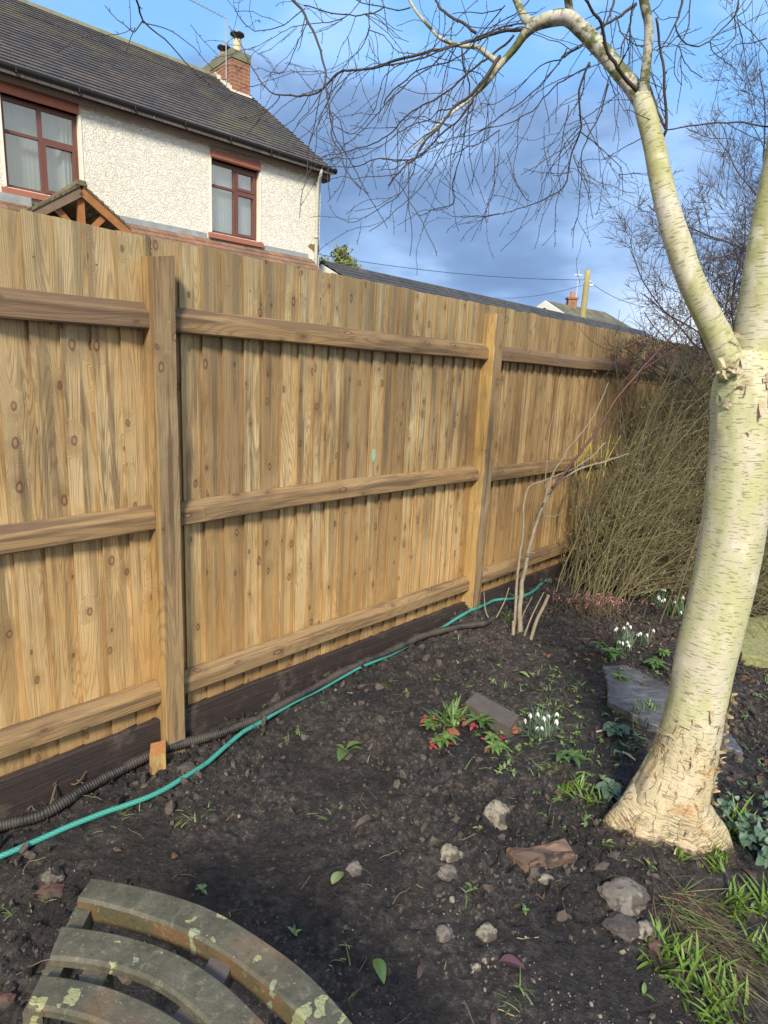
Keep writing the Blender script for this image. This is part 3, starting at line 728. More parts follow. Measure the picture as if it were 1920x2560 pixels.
mb = MB(); mb.box((-.9, 9.3, -.3), (7.6, W0-.03, 2.83)); mb.build('lean_to_wall', M_RENDER, house)
# porch gable
PA, PL, PR = (2.76, 3.74), (2.17, 3.33), (3.35, 3.33); py0 = 9.0
porch = []
mb = MB()
for (e, sg) in ((PL, -1), (PR, 1)):
    nrm = np.array([PA[1]-e[1], -(PA[0]-e[0])])*1.; 
    for k in range(9):
        f0 = k/9; f1 = (k+1)/9+.03
        p0 = np.array(e)*(1-f0)+np.array(PA)*f0; p1 = np.array(e)*(1-f1)+np.array(PA)*f1
        h0, h1 = .035, .012
        mb.add([(p0[0], py0-.06, p0[1]+h0), (p1[0], py0-.06, p1[1]+h1), (p1[0], 10.95, p1[1]+h1), (p0[0], 10.95, p0[1]+h0), (p0[0], py0-.06, p0[1]-.01), (p0[0], 10.95, p0[1]-.01), (p1[0], py0-.06, p1[1]-.01), (p1[0], 10.95, p1[1]-.01)],
               [(0, 1, 2, 3), (4, 5, 3, 0)][:2]+[(0, 4, 6, 1), (4, 6, 7, 5)], [(py0, f0), (py0, f1), (11, f1), (11, f0), (py0, f0), (11, f0), (py0, f1), (11, f1)])
mb.prism([(PA[0]-.07, PA[1]-.01), (PA[0]-.05, PA[1]+.05), (PA[0]+.05, PA[1]+.05), (PA[0]+.07, PA[1]-.01)], 1, py0-.07, 10.9)
pr = mb.build('porch_roof', M_TILE3, house)
def beam(p, q, wz, y0_, y1_):
    p = np.array(p); q = np.array(q); d_ = (q-p)/np.linalg.norm(q-p); n_ = np.array([-d_[1], d_[0]])*wz/2
    A = [p-n_, q-n_, q+n_, p+n_]; m_ = MB(); m_.prism([tuple(a_) for a_ in A], 1, y0_, y1_); return m_
for (e) in (PL, PR):
    o = beam((e[0], e[1]-.065), (PA[0], PA[1]-.072), .11, py0-.045, py0-.005).build('bargeboard', M_OAKF if e is PR else M_OAKG, pr); fix_normals(o)
mb = beam((PA[0], PA[1]-.70), (PA[0], PA[1]-.10), .085, py0, py0+.07); o = mb.build('king_post', M_OAKF, pr); fix_normals(o)
for sg in (-1, 1):
    o = beam((PA[0]+sg*.0, PA[1]-.62), (PA[0]+sg*.30, PA[1]-.30), .07, py0+.01, py0+.06).build('strut', M_OAKF, pr); fix_normals(o)
o = beam((PL[0]+.05, PA[1]-.66), (PR[0]-.05, PA[1]-.66), .12, py0, py0+.08).build('tie_beam', M_OAKG, pr); fix_normals(o)
mb = MB(); mb.prism([(PL[0]+.12, PL[1]-.08), (PR[0]-.12, PR[1]-.08), (PA[0], PA[1]-.09)], 1, 10.2, 10.25); mb.build('porch_backing', plain('dark_brown_panel', (.07, .035, .025)), pr)

# ------------------------------------------------------------ things beyond: bungalow, far house, pole, wires, evergreen
def onz_full(X, Y, z): q = ray(X, Y); return q*((z-H)/q[2])+CAM
Pa = onz_full(806, 654, 3.9); Pb = onz_full(1400, 783, 3.9); dd = (Pb-Pa)/np.linalg.norm(Pb-Pa); brz = math.atan2(dd[1], dd[0])
bung = empty('bungalow', (Pa[0], Pa[1], 0), brz); tag(bung, 'long low dark-roofed bungalow just past the rendered house', 'bungalow')
Lb = np.linalg.norm(Pb-Pa)+7.
mb = MB(); mb.prism([(-3.2, -.2), (3.2, -.2), (3.2, 2.25), (0, 3.75), (-3.2, 2.25)], 0, .12, Lb-.2); mb.build('wall', M_BRICK, bung)
mb = MB(); ncr = 17
for sgn in (-1, 1):
    for k in range(ncr):
        f0 = k/ncr; f1 = (k+1)/ncr+.01
        y_0, z_0 = sgn*3.6*(1-f0), 2.2+1.66*f0; y_1, z_1 = sgn*3.6*(1-f1), 2.2+1.66*f1
        V = []; U = []
        for j in range(31):
            xx = Lb*j/30; V += [(xx, y_0, z_0+.035), (xx, y_1, z_1+.005), (xx, y_0, z_0)]; U += [(xx, f0*4), (xx, f1*4), (xx, f0*4)]
        mb.add(V, [(j*3, j*3+3, j*3+4, j*3+1) for j in range(30)]+[(j*3+2, j*3+5, j*3+3, j*3) for j in range(30)], U)
mb.build('roof', M_TILE2, bung)
mb = MB()
for xx in np.arange(0, Lb, .45): mb.prism([(-.13, 3.82), (-.09, 3.90), (0, 3.93), (.09, 3.90), (.13, 3.82)], 0, xx+.004, xx+.446)
mb.build('ridge_tiles', M_TILE2, bung)
mb = MB()
for sgn in (-1, 1): mb.prism([(sgn*3.6, 2.2), (0, 3.84), (0, 3.70), (sgn*3.6, 2.06)], 0, -.03, .02)
o = mb.build('bargeboard', plain('white_board', (.75, .74, .68), .6, .1), bung); fix_normals(o)

A = att(1366, 752, 30.); E_ = att(1450, 809, 28.6); zr, ze = A[2], E_[2]
M_ = np.array([A[0], A[1], ze]); Lf = 2*M_-E_
Rr = onz_full(1512, 780, zr); rd_ = (Rr-A)/np.linalg.norm(Rr-A); Lr = np.linalg.norm(Rr-A)
Cr = onz_full(1609, 834, ze); Lc = (Cr-E_)@rd_
Bk = Lf+rd_*Lc
far = empty('far_house', (M_[0], M_[1], 0)); tag(far, 'distant brick house with mossy gabled roof and white eaves above the fence', 'house')
def loc_(P): return np.array(P)-np.array([M_[0], M_[1], 0])
ins = (M_-E_)*.04
mb = MB(); e1, l1, a1 = loc_(E_+ins), loc_(Lf-ins), loc_(A); dn = np.array([0, 0, 1.])
q2, p2 = loc_(E_+ins+rd_*(Lc-.6)), loc_(Lf-ins+rd_*(Lc-.6))
zf = lambda P: np.array([P[0], P[1], -.5])
mb.add([zf(e1), zf(l1), l1, a1-[0, 0, .12], e1, zf(q2), zf(p2), p2, q2], [(0, 1, 2, 3, 4), (0, 4, 8, 5), (5, 8, 7, 6), (1, 6, 7, 2)]); mb.build('wall', M_BRICK, far)
mb = MB(); E2, L2, A2 = loc_(E_), loc_(Lf), loc_(A); C2 = E2+rd_*Lc; B2 = L2+rd_*Lc; R2 = A2+rd_*Lr
V = [E2, L2, A2, R2, C2, B2]; V = V+[q-[0, 0, .1] for q in V]
U = [(0, 0), (0, 0), (0, 5), (Lr, 5), (Lc, 0), (Lc, 0)]*2
mb.add(V, [(0, 4, 3, 2), (1, 2, 3, 5), (4, 5, 3), (6, 8, 9, 10), (7, 11, 9, 8), (10, 9, 11), (0, 2, 8, 6), (2, 1, 7, 8), (0, 6, 10, 4), (4, 10, 11, 5), (1, 5, 11, 7)], U); o = mb.build('roof', M_TILE3, far); fix_normals(o)
mb = MB()
for (p, q) in ((E2, A2), (A2, L2)):
    off_ = -rd_*.12
    mb.add([p+off_, q+off_, q+off_-[0, 0, .32], p+off_-[0, 0, .32], p, q, q-[0, 0, .32], p-[0, 0, .32]], [(0, 1, 2, 3), (4, 5, 1, 0), (7, 6, 5, 4), (3, 2, 6, 7)])
mb.add([E2+(E2-M_+[M_[0]-0, M_[1]-0, 0])*0+[0, 0, 0], C2, C2-[0, 0, .2], E2-[0, 0, .2], E2+ins*.2, C2+ins*.2, C2-[0, 0, .2]+ins*.2, E2-[0, 0, .2]+ins*.2], [(0, 1, 2, 3), (4, 5, 6, 7), (0, 1, 5, 4)])
mb.build('bargeboard', plain('white_fascia', (.78, .76, .68), .6, .1), far)
cc_ = A2+rd_*Lr*.40; mb = MB(); mb.box(tuple(cc_+[-.22, -.22, -.6]), tuple(cc_+[.22, .22, .30])); mb.box(tuple(cc_+[-.28, -.28, .30]), tuple(cc_+[.28, .28, .38])); chf = mb.build('chimney', M_BRICK, far)
mb = MB(); mb.tube([cc_+[0, 0, .38], cc_+[0, 0, .68]], .12, 12); mb.build('chimney_pot', plain('far_clay_pot', (.5, .22, .12)), chf)
mb = MB(); mb.tube([cc_+[.2, 0, .2], cc_+[.2, 0, 1.7]], .02, 6); mb.box(tuple(cc_+[-.05, -.03, 1.45]), tuple(cc_+[.4, .03, 1.51])); mb.build('aerial', plain('far_aerial', (.6, .6, .6), .5), chf)

Pt = att(1470, 676, 24.); pole = empty('telegraph_pole', (Pt[0], Pt[1], 0)); tag(pole, 'yellowish wooden telegraph pole standing before the far house', 'telegraph pole')
mb = MB(); hh = Pt[2]
P_ = [(0, 0, z) for z in np.linspace(-.5, hh, 12)]; mb.tube(P_, np.linspace(.17, .105, 12), 12); mb.build('pole', plain('creosoted_pole', (.36, .30, .12), .8, .4, 5.), pole, smooth=True)
mb = MB(); mb.tube([(.13, -.05, hh-.55), (.24, -.08, hh-.55)], .05, 10); mb.tube([(-.15, 0, hh-.4), (.15, 0, hh-.4)], .03, 6); mb.build('insulator', M_WHITE, pole)
for k in range(2): pass
def wire(A_, B_, sag, r_, label):
    n = 24; P = [np.array(A_)*(1-u)+np.array(B_)*u-np.array([0, 0, sag*4*u*(1-u)]) for u in np.linspace(0, 1, n)]
    m_ = MB(); m_.tube(P, r_, 5); o = m_.build('overhead_wire', plain('wire_black',(.03,.03,.03),.5), loc=P[0]); return tag(o, label, 'wire', 'overhead wires from the telegraph pole')
Wt = np.array([Pt[0], Pt[1], hh-.35])
wire(Wt, att(700, 618, 20.), .25, .010, 'thin wire running level from the pole to the white-walled house')
wire(Wt-[0, 0, .15], att(1180, 738, 30.), .3, .008, 'thin wire dropping from the pole behind the long dark roof')
wire(Wt, att(1720, 760, 26.), .5, .010, 'thin wire leaving the pole to the right behind the bare tree')

def crown_mesh(mb, c, rad, n, leaf, seed, mi=0):
    rs = np.random.default_rng(seed)
    cl = []
    for k in range(26):
        u = rs.normal(size=3); u /= np.linalg.norm(u); cl.append(np.array(c)+u*np.array(rad)*rs.uniform(.35, .95))
    for k in range(n):
        q = cl[rs.integers(len(cl))]+rs.normal(size=3)*np.array(rad)*.17
        a_ = rs.normal(size=3); a_ /= np.linalg.norm(a_); b_ = np.cross(a_, rs.normal(size=3)); b_ /= np.linalg.norm(b_)+1e-9
        s_ = leaf*rs.uniform(.6, 1.3)
        mb.add([q-a_*s_, q+b_*s_*.45, q+a_*s_, q-b_*s_*.45], [(0, 1, 2, 3)])
ev = empty('evergreen_tree', (0, 0, 0)); Pc = att(852, 668, 26.)
ev.location = (Pc[0], Pc[1], 0); tag(ev, 'yellow-green tree crown showing above the dark bungalow roof', 'tree')
mb = MB(); crown_mesh(mb, (0, 0, Pc[2]-.2), (1.0, 1.0, .85), 5200, .085, 3); mb.build('crown', leaf_mat('golden_evergreen', (.16, .19, .05), (.34, .36, .10), .6), ev)
mb = MB(); mb.tube([(0, 0, -.3), (.05, 0, Pc[2]-.3)], [.16, .08], 10)
for k in range(6): a_ = k; mb.tube([(0, 0, Pc[2]-1.2), (.4*math.cos(a_), .4*math.sin(a_), Pc[2]-.3)], [.06, .02], 6)
mb.build('trunk', M_TWIG2, ev)

# ------------------------------------------------------------ birch
BY = 1.98
root = gpt(1440, 1800); base = np.array([1.122, BY+.03, -.04])
birch = empty('birch_tree', tuple(base)); tag(birch, 'white-barked birch with peeling foot and forked trunk at the right of the bed', 'tree')
def axpts(L, Y0, Y1):
    """display px (x, y, width) -> points and radii on a plane that slides from Y0 to Y1"""
    P = []; rr = []; n = len(L)
    for i, (x, y, w_) in enumerate(L):
        Yw = Y0+(Y1-Y0)*i/max(1, n-1); p = ony(x, y, Yw); P.append(p); rr.append(w_*K*np.dot(p-CAM, dv)/FPX/2)
    return np.array(P), np.array(rr)
def limb(mb, P, rr, step=.012, sides=10, wob=.0, bumpy=.0, seed=0):
    Q = smoothpts(np.c_[P, rr], step); P2, R2 = Q[:, :3], np.maximum(Q[:, 3], .0006)
    if wob:
        for i in range(len(P2)):
            P2[i] += wob*np.array([mnoise.noise(Vector((i*step*11, seed, k*9.)))+.35*mnoise.noise(Vector((i*step*37, seed, k*9.))) for k in range(3)])
    def rf(i, ang, r_):
        if not bumpy: return np.full(len(ang), r_)
        o = np.array([mnoise.noise(Vector((math.cos(a_)*1.2, math.sin(a_)*1.2, i*step*7+seed)))+.5*mnoise.noise(Vector((math.cos(a_)*3, math.sin(a_)*3, i*step*22+seed))) for a_ in ang])
        return r_*(1+bumpy*o)
    mb.tube(P2, R2, sides, radf=rf); return P2, R2
# trunk with root flare
TR = [(-.10, 1.092, .215), (0.0, 1.092, .187), (.05, 1.090, .165), (.096, 1.088, .1395), (.195, 1.100, .1215), (.298, 1.119, .1075), (.45, 1.130, .0985), (.545, 1.133, .0955), (.69, 1.133, .0955), (.9, 1.146, .0955), (1.068, 1.153, .0955), (1.22, 1.148, .0935), (1.377, 1.137, .092), (1.5, 1.125, .0925), (1.60, 1.118, .091), (1.67, 1.118, .080), (1.72, 1.122, .06)]
Q = smoothpts(np.array([(x_, BY, z_, r_) for z_, x_, r_ in TR]), .010)
sides = 72
def trf(i, ang, r_):
    z = Q[i][2]; fl = max(0, .34-z)/.34
    o = np.zeros(len(ang))
    for j, a_ in enumerate(ang):
        ca, sa = math.cos(a_), math.sin(a_)
        but = .30*(math.cos(3*a_+.6)+.6*math.cos(5*a_+2.))*fl**1.6
        nz = mnoise.noise(Vector((ca*1.3, sa*1.3, z*3)))*.04+mnoise.noise(Vector((ca*2.2, sa*2.2, z*9)))*.018+mnoise.noise(Vector((ca*4, sa*4, z*6)))*.014
        pl = max(0, 1-z/.62)
        fold = (abs(mnoise.noise(Vector((ca*6, sa*6, z*5+3))))-.25)*.12*pl+mnoise.noise(Vector((ca*14, sa*14, z*22)))*.045*pl
        kn = .07*max(0, mnoise.noise(Vector((ca*5, sa*5, z*11+8))))*max(0, 1-abs(z-1.62)/.16)*3
        o[j] = but*.55+nz+fold+kn
    return r_*(1+o)
mb = MB(); mb.tube(Q[:, :3]-base, Q[:, 3], sides, radf=trf)
# side roots running out under the soil
for (x_, y_, w_) in ((1318, 1782, .050), (1575, 1858, .045)):
    e = gpt(x_, y_); c0 = np.array([1.10, BY, .19]); e2 = e+(e-c0)*.25; e2[2] -= .08
    P = np.array([c0, (c0*.5+e*.5)+[0, 0, .0], e+[0, 0, -.01], e2]); limb(mb, P-base, np.array([.070, .064, w_*.62, .015]), .01, 24, bumpy=.30, seed=x_)
trunk_mb = mb
# right and left stems
mb = MB()
P, rr = axpts([(1622, 800, 100), (1634, 740, 96), (1643, 675, 92), (1650, 600, 88), (1668, 475, 84), (1682, 400, 82), (1697, 300, 78), (1712, 180, 72), (1725, 60, 66), (1740, -100, 58)], 2.02, 2.0)
limb(mb, P-base, rr*.95, .012, 32, bumpy=.06, seed=3)
mb.build('stem', M_BARK2, birch, smooth=True)
mb = MB()
LS, lr_ = axpts([(1585, 815, 70), (1566, 760, 66), (1530, 685, 60), (1492, 605, 60), (1464, 525, 60), (1442, 450, 55), (1425, 375, 51), (1410, 300, 48), (1394, 240, 46), (1386, 210, 38), (1382, 196, 12)], 1.97, 2.10)
limb(mb, LS-base, lr_*.90, .012, 32, bumpy=.05, seed=9)
mb.build('stem', M_BARK2, birch, smooth=True)
mb = MB()
limbs = [
 ([(1402, 252, 40), (1388, 222, 44), (1365, 185, 40), (1335, 150, 38), (1305, 118, 37), (1260, 65, 36), (1225, 38, 34), (1180, 45, 31), (1150, 56, 26), (1130, 76, 21), (1110, 105, 18), (1080, 140, 15), (1050, 180, 10.5), (1015, 215, 7.5), (975, 245, 6), (930, 285, 4.5), (885, 330, 3.5)], 2.10, 2.25),
 ([(1150, 50, 24), (1135, 40, 19), (1120, 12, 17), (1102, -30, 15)], 2.2, 2.3),
 ([(1235, 40, 22), (1228, 5, 19), (1222, -40, 17)], 2.18, 2.1),
 ([(1080, 137, 14), (1045, 110, 12), (1028, 100, 10), (1000, 100, 9), (955, 85, 8), (930, 62, 7.5), (900, 25, 7), (880, -10, 6.5), (865, -50, 6)], 2.24, 2.35),
 ([(1392, 250, 34), (1388, 222, 32), (1390, 195, 25), (1395, 150, 22), (1400, 100, 20), (1402, 50, 21), (1394, 15, 22), (1385, -40, 20)], 2.10, 2.02),
]
for k, (Lp, Y0, Y1) in enumerate(limbs):
    P, rr = axpts(Lp, Y0, Y1); limb(mb, P-base, rr*.90, .012, 16, wob=.003, bumpy=.16, seed=k*5+1)
mb.build('limb', M_LIMB, birch, smooth=True)

# twigs traced along the photograph's curves, each at its own distance
A4 = lambda L: [(483.9+.3594*x, .3594*y) for x, y in L]
A5 = lambda L: [(993.7+.401*x, .401*y) for x, y in L]
A1 = lambda L: [(.5*x, .5*y) for x, y in L]
A2 = lambda L: [(829.5+.5*x, .5*y) for x, y in L]
TW = [ # (points, start width, end width in display px, Y start, Y end)
 (A4([(1812, 175), (1740, 180), (1659, 190), (1400, 270), (1150, 330), (950, 395), (720, 430), (640, 490), (560, 550), (430, 583), (340, 572), (250, 520), (170, 410), (110, 290), (30, 150)]), 7, 1.3, 2.2, 2.6),
 (A4([(340, 575), (270, 650), (200, 700), (120, 712), (70, 680), (60, 600)]), 1.7, 1, 2.5, 2.6),
 (A4([(410, -30), (480, 40), (520, 120), (570, 270), (610, 430), (625, 560), (655, 700), (650, 820), (700, 920), (730, 1010), (820, 1135)]), 5.5, 1.8, 2.0, 1.8),
 (A4([(1659, 340), (1600, 430), (1500, 560), (1400, 630), (1350, 690), (1250, 810), (1180, 880), (1150, 950), (1080, 1000), (980, 1115)]), 7, 2.6, 2.22, 2.0),
 (A4([(1500, 590), (1360, 760), (1260, 860), (1150, 940), (1050, 960), (930, 960), (820, 985), (700, 1005), (600, 1000)]), 3.6, 1.2, 2.2, 2.4),
 (A4([(1760, 215), (1659, 280), (1530, 370), (1460, 460), (1350, 550), (1220, 605), (1100, 690), (1000, 780), (900, 860), (800, 900), (650, 930), (520, 940)]), 4.5, 1.4, 2.2, 2.5),
 (A4([(1360, 655), (1280, 660), (1240, 720), (1120, 760), (1040, 800), (950, 870), (850, 930), (740, 955), (560, 960)]), 2.6, 1.1, 2.15, 2.4),
 (A4([(1340, 300), (1230, 400), (1100, 510), (1000, 590), (920, 690), (840, 780), (740, 870), (700, 920)]), 2.6, 1.2, 2.25, 2.4),
 (A4([(1150, 360), (1050, 400), (970, 460), (930, 570), (900, 680), (850, 750), (780, 800), (710, 780), (670, 770)]), 2.2, 1., 2.3, 2.5),
 (A4([(480, 35), (620, 80), (760, 95), (860, 80), (950, 40), (965, -20)]), 2.4, 2.2, 2.0, 2.2),
 (A4([(1120, 45), (1040, 65), (900, 30), (820, 5), (760, -20)]), 2.6, 1.6, 2.3, 2.3),
 (A4([(470, 60), (400, 120), (300, 180), (180, 190), (120, 130), (60, 50), (45, -10)]), 2., 1.1, 2.0, 2.2),
 (A4([(740, 95), (560, 130), (400, 160), (250, 260), (150, 300)]), 1.8, .9, 2.1, 2.3),
 (A4([(490, 100), (450, 250), (380, 390), (280, 440), (180, 420)]), 1.8, .9, 2.0, 2.2),
 (A4([(880, -20), (880, 100), (860, 230), (740, 380), (690, 440), (620, 540)]), 1.8, 1.1, 2.1, 2.4),
 (A4([(860, 190), (960, 210), (1050, 300), (1160, 330)]), 1.8, 1.4, 2.2, 2.3),
 (A4([(650, 490), (580, 420), (450, 450), (300, 465), (230, 500), (215, 600)]), 1.6, 1., 2.4, 2.5),
 (A4([(870, 230), (890, 300), (940, 370)]), 1.4, .9, 2.2, 2.2),
 (A4([(780, 100), (740, 230), (690, 330), (640, 440)]), 1.4, .9, 2.2, 2.2),
 (A4([(830, -20), (760, 60), (650, 150), (500, 190)]), 1.5, .9, 2.0, 2.1),
 (A4([(1659, 780), (1560, 850), (1450, 890), (1330, 950), (1200, 1060)]), 2., 1., 2.2, 2.4),
 (A4([(1440, 290), (1450, 420), (1480, 500), (1450, 700), (1430, 850), (1400, 1000), (1380, 1100), (1390, 1215), (1270, 1250), (1180, 1300), (1130, 1280)]), 3., 1., 2.2, 2.5),
 (A4([(1640, 890), (1630, 1100), (1590, 1230), (1580, 1340)]), 1.4, .9, 2.3, 2.3),
 (A4([(1150, 960), (1140, 1040), (1060, 1160), (960, 1240), (870, 1290), (780, 1335), (670, 1300), (630, 1235)]), 2., 1., 2.1, 2.3),
 (A4([(1330, 860), (1280, 960), (1230, 1080), (1130, 1180), (1040, 1250), (960, 1340), (865, 1395)]), 2., 1.2, 2.1, 2.0),
 (A4([(1659, 1290), (1520, 1305), (1400, 1295), (1310, 1250)]), 1.5, .9, 2.3, 2.4),
 (A4([(1500, 750), (1420, 830), (1300, 850), (1250, 800)]), 1.3, .8, 2.3, 2.4),
 (A4([(1010, 660), (1050, 780), (1150, 860), (1300, 870)]), .9, 1.2, 2.4, 2.3),
 (A4([(460, 755), (560, 820), (650, 870), (700, 920)]), .9, 1.2, 2.5, 2.4),
 (A4([(680, 770), (740, 800), (830, 810)]), .9, 1.1, 2.5, 2.4),
 (A4([(1270, 0), (1300, 60), (1380, 110), (1450, 130), (1510, 200)]), 4., 5.5, 2.4, 2.3),
 (A4([(1659, 60), (1560, 70), (1480, 75), (1380, 80)]), 2.2, 1.3, 2.2, 2.3),
 (A4([(1460, 140), (1400, 210), (1310, 215), (1180, 130), (1050, 170)]), 1.8, .9, 2.3, 2.3),
 (A4([(1659, 110), (1560, 240), (1460, 460), (1440, 480)]), 2.2, 1.6, 2.1, 2.1),
 (A4([(1640, 450), (1590, 600), (1560, 800), (1470, 950)]), 1.6, .9, 2.2, 2.2),
 (A4([(1520, 520), (1500, 640), (1380, 800), (1320, 900), (1330, 1000), (1230, 1130)]), 1.7, .9, 2.2, 2.2),
 (A5([(700, 340), (640, 500), (640, 700), (610, 830), (560, 1000), (470, 1060), (350, 1110), (200, 1160), (0, 1165)]), 4., 1., 2.15, 2.4),
 (A5([(610, 840), (660, 960), (700, 1080), (720, 1180)]), 1.7, 1., 2.2, 2.2),
 (A5([(640, 710), (740, 780), (820, 850), (870, 930), (885, 1050)]), 2.2, 1.1, 2.2, 2.2),
 (A5([(870, 935), (960, 930), (1010, 940)]), 1.4, .9, 2.2, 2.2),
 (A5([(800, 450), (760, 600), (700, 720), (650, 850), (650, 1000), (630, 1200), (610, 1336)]), 2.8, 1., 2.15, 2.3),
 (A5([(640, 250), (540, 320), (430, 350), (300, 500), (200, 560), (100, 560)]), 2.6, 1., 2.2, 2.4),
 (A5([(700, 350), (560, 430), (450, 530), (400, 600), (240, 670), (100, 720), (0, 800)]), 2.8, 1.1, 2.2, 2.4),
 (A5([(590, 560), (560, 680), (530, 900), (540, 1000), (510, 1150), (515, 1330)]), 1.8, 1., 2.2, 2.3),
 (A5([(860, 505), (720, 600), (560, 680)]), 1.8, 1., 2.1, 2.2),
 (A5([(970, 745), (860, 800), (760, 850)]), 1.9, 1., 2.0, 2.1),
 (A5([(310, 620), (310, 780), (290, 900), (330, 1050), (380, 1090)]), 1.4, .9, 2.3, 2.3),
 (A5([(250, 820), (290, 960), (360, 1080)]), 1.1, .9, 2.3, 2.4),
 (A5([(450, 700), (460, 870), (510, 950), (600, 920)]), 1.1, 1.3, 2.3, 2.2),
 (A5([(350, 900), (450, 930), (600, 925)]), 1.1, 1.3, 2.3, 2.2),
 (A5([(210, 700), (210, 850), (190, 1000), (150, 1100), (145, 1200)]), 1.2, .9, 2.3, 2.3),
 (A5([(640, 1190), (690, 1300), (700, 1336)]), 1., .9, 2.3, 2.3),
 (A5([(950, 10), (830, 100), (730, 160), (640, 240), (550, 310)]), 6, 3., 2.4, 2.3),
 (A5([(835, -10), (800, 90), (760, 200), (700, 300)]), 4.5, 2.4, 2.5, 2.4),
 (A5([(940, 30), (920, 130), (880, 230), (850, 330), (790, 470), (740, 640)]), 4.2, 1.6, 2.5, 2.3),
 (A5([(830, 90), (880, 190), (950, 240), (1000, 245)]), 2.6, 2.2, 2.3, 2.1),
 (A2([(1090, 390), (1020, 310), (975, 220), (950, 120), (900, 30), (870, -20)]), 7.5, 4.5, 2.06, 1.9),
 (A2([(1195, 620), (1218, 570), (1215, 450), (1210, 300), (1185, 150), (1175, 80)]), 6, 4.2, 2.08, 2.0),
 (A2([(1222, 570), (1180, 450), (1152, 370)]), 4.5, 4., 2.12, 2.2),
 (A2([(1225, 560), (1300, 540), (1400, 530), (1520, 530), (1660, 548)]), 2.2, 3.2, 2.1, 2.05),
 (A5([(1200, -20), (1170, 90), (1150, 135), (1110, 230), (1050, 340)]), 5., 1.6, 2.2, 2.2),
 (A5([(1155, 140), (1210, 210), (1290, 235), (1350, 225), (1360, 270), (1420, 320), (1500, 370)]), 3., 1.4, 2.2, 2.3),
 (A5([(1245, -20), (1230, 170), (1180, 260), (1150, 400), (1190, 460)]), 2.6, 1.3, 2.2, 2.2),
 (A5([(1180, 250), (1200, 330), (1260, 390), (1300, 420)]), 2.2, 1.6, 2.2, 2.2),
 (A5([(1510, -20), (1480, 100), (1480, 200), (1420, 270), (1340, 300)]), 2.8, 1.2, 2.3, 2.3),
 (A5([(1659, 205), (1560, 240), (1480, 250), (1380, 330)]), 2.2, 1.2, 2.3, 2.3),
 (A5([(1350, 225), (1450, 130), (1500, 60), (1500, -10)]), 2.2, 2.4, 2.3, 2.3),
 (A5([(1190, 290), (1190, 450), (1170, 600), (1200, 520)][:3]), 1.8, 1., 2.2, 2.2),
 (A5([(1660, 290), (1560, 180), (1500, 100)]), 1.6, 1.6, 2.3, 2.3),
 (A5([(1590, -20), (1540, 60), (1490, 90)]), 1.6, 1.6, 2.3, 2.3),
 (A5([(1060, 270), (1120, 260), (1180, 200), (1240, 150)]), 2.2, 1.3, 2.1, 2.1),
 (A5([(1040, 60), (1080, 20), (1110, -30)]), 2, 1.3, 2.1, 2.1),
 (A1([(565, -30), (590, 30), (610, 90), (680, 160), (740, 210), (790, 265), (850, 320), (915, 385)]), 4.2, 1.4, 1.7, 1.9),
 (A1([(612, 90), (575, 130), (530, 95), (455, 32)]), 2.6, 1.3, 1.72, 1.75),
 (A1([(585, 120), (570, 170), (548, 245)]), 2.2, 1.2, 1.74, 1.74),
 (A1([(830, 95), (880, 165), (940, 235)]), 1., .8, 2.2, 2.3),
 (A2([(0, 285), (150, 250), (330, 190), (470, 130), (600, 95)]), 3., 3.2, 2.3, 2.2),
 (A2([(0, 450), (110, 330), (200, 290), (330, 240), (440, 120), (520, 30)]), 2.2, 2., 2.4, 2.2),
 (A2([(620, -10), (560, 60), (480, 110), (420, 180), (350, 240), (350, 330), (300, 430)]), 2.2, 1.2, 2.3, 2.4),
 (A2([(800, 210), (700, 330), (620, 420), (540, 490), (420, 560), (280, 600), (130, 680), (0, 690)]), 2.4, 1.1, 2.15, 2.4),
 (A2([(870, 300), (860, 400), (800, 500), (740, 600), (640, 750)]), 2., 1., 2.15, 2.3),
]
mb = MB(); bm_ = MB(); TWP = []
def spur(p, dvec, ln, r_):
    q = p+dvec*ln; bm_.tube([p, p+dvec*ln*.6, q], [r_*.7, r_*.9, r_*.15], 4, cap=False)
def twig(P, rr, seed, lvl=0, buds=True):
    P2, R2 = limb(mb, P-base, rr, .016, 5 if rr[0] > .0035 else 4, wob=.011 if lvl == 0 else .009, seed=seed)
    if buds:
        Lc = 0; nx = .03; side = 1
        for i in range(1, len(P2)-1):
            Lc += np.linalg.norm(P2[i]-P2[i-1])
            if Lc > nx:
                nx = Lc+random.uniform(.018, .045); T = P2[i+1]-P2[i]; T /= np.linalg.norm(T)+1e-9
                w_ = np.array([random.gauss(0, 1) for _ in range(3)]); w_ -= T*np.dot(w_, T); w_ /= np.linalg.norm(w_)+1e-9
                d_ = T*.6+w_*.8; d_ /= np.linalg.norm(d_); spur(P2[i], d_, random.uniform(.004, .012), max(.0010, R2[i]*.6))
    return P2+base, R2
for k, (L_, w0, w1, Y0, Y1) in enumerate(TW):
    n = len(L_); P, rr = axpts([(x_, y_, (w0+(w1-w0)*(i/(n-1))**.8)*1.22) for i, (x_, y_) in enumerate(L_)], Y0, Y1)
    P2, R2 = twig(P, rr, k*3.3); TWP.append((P2, R2))
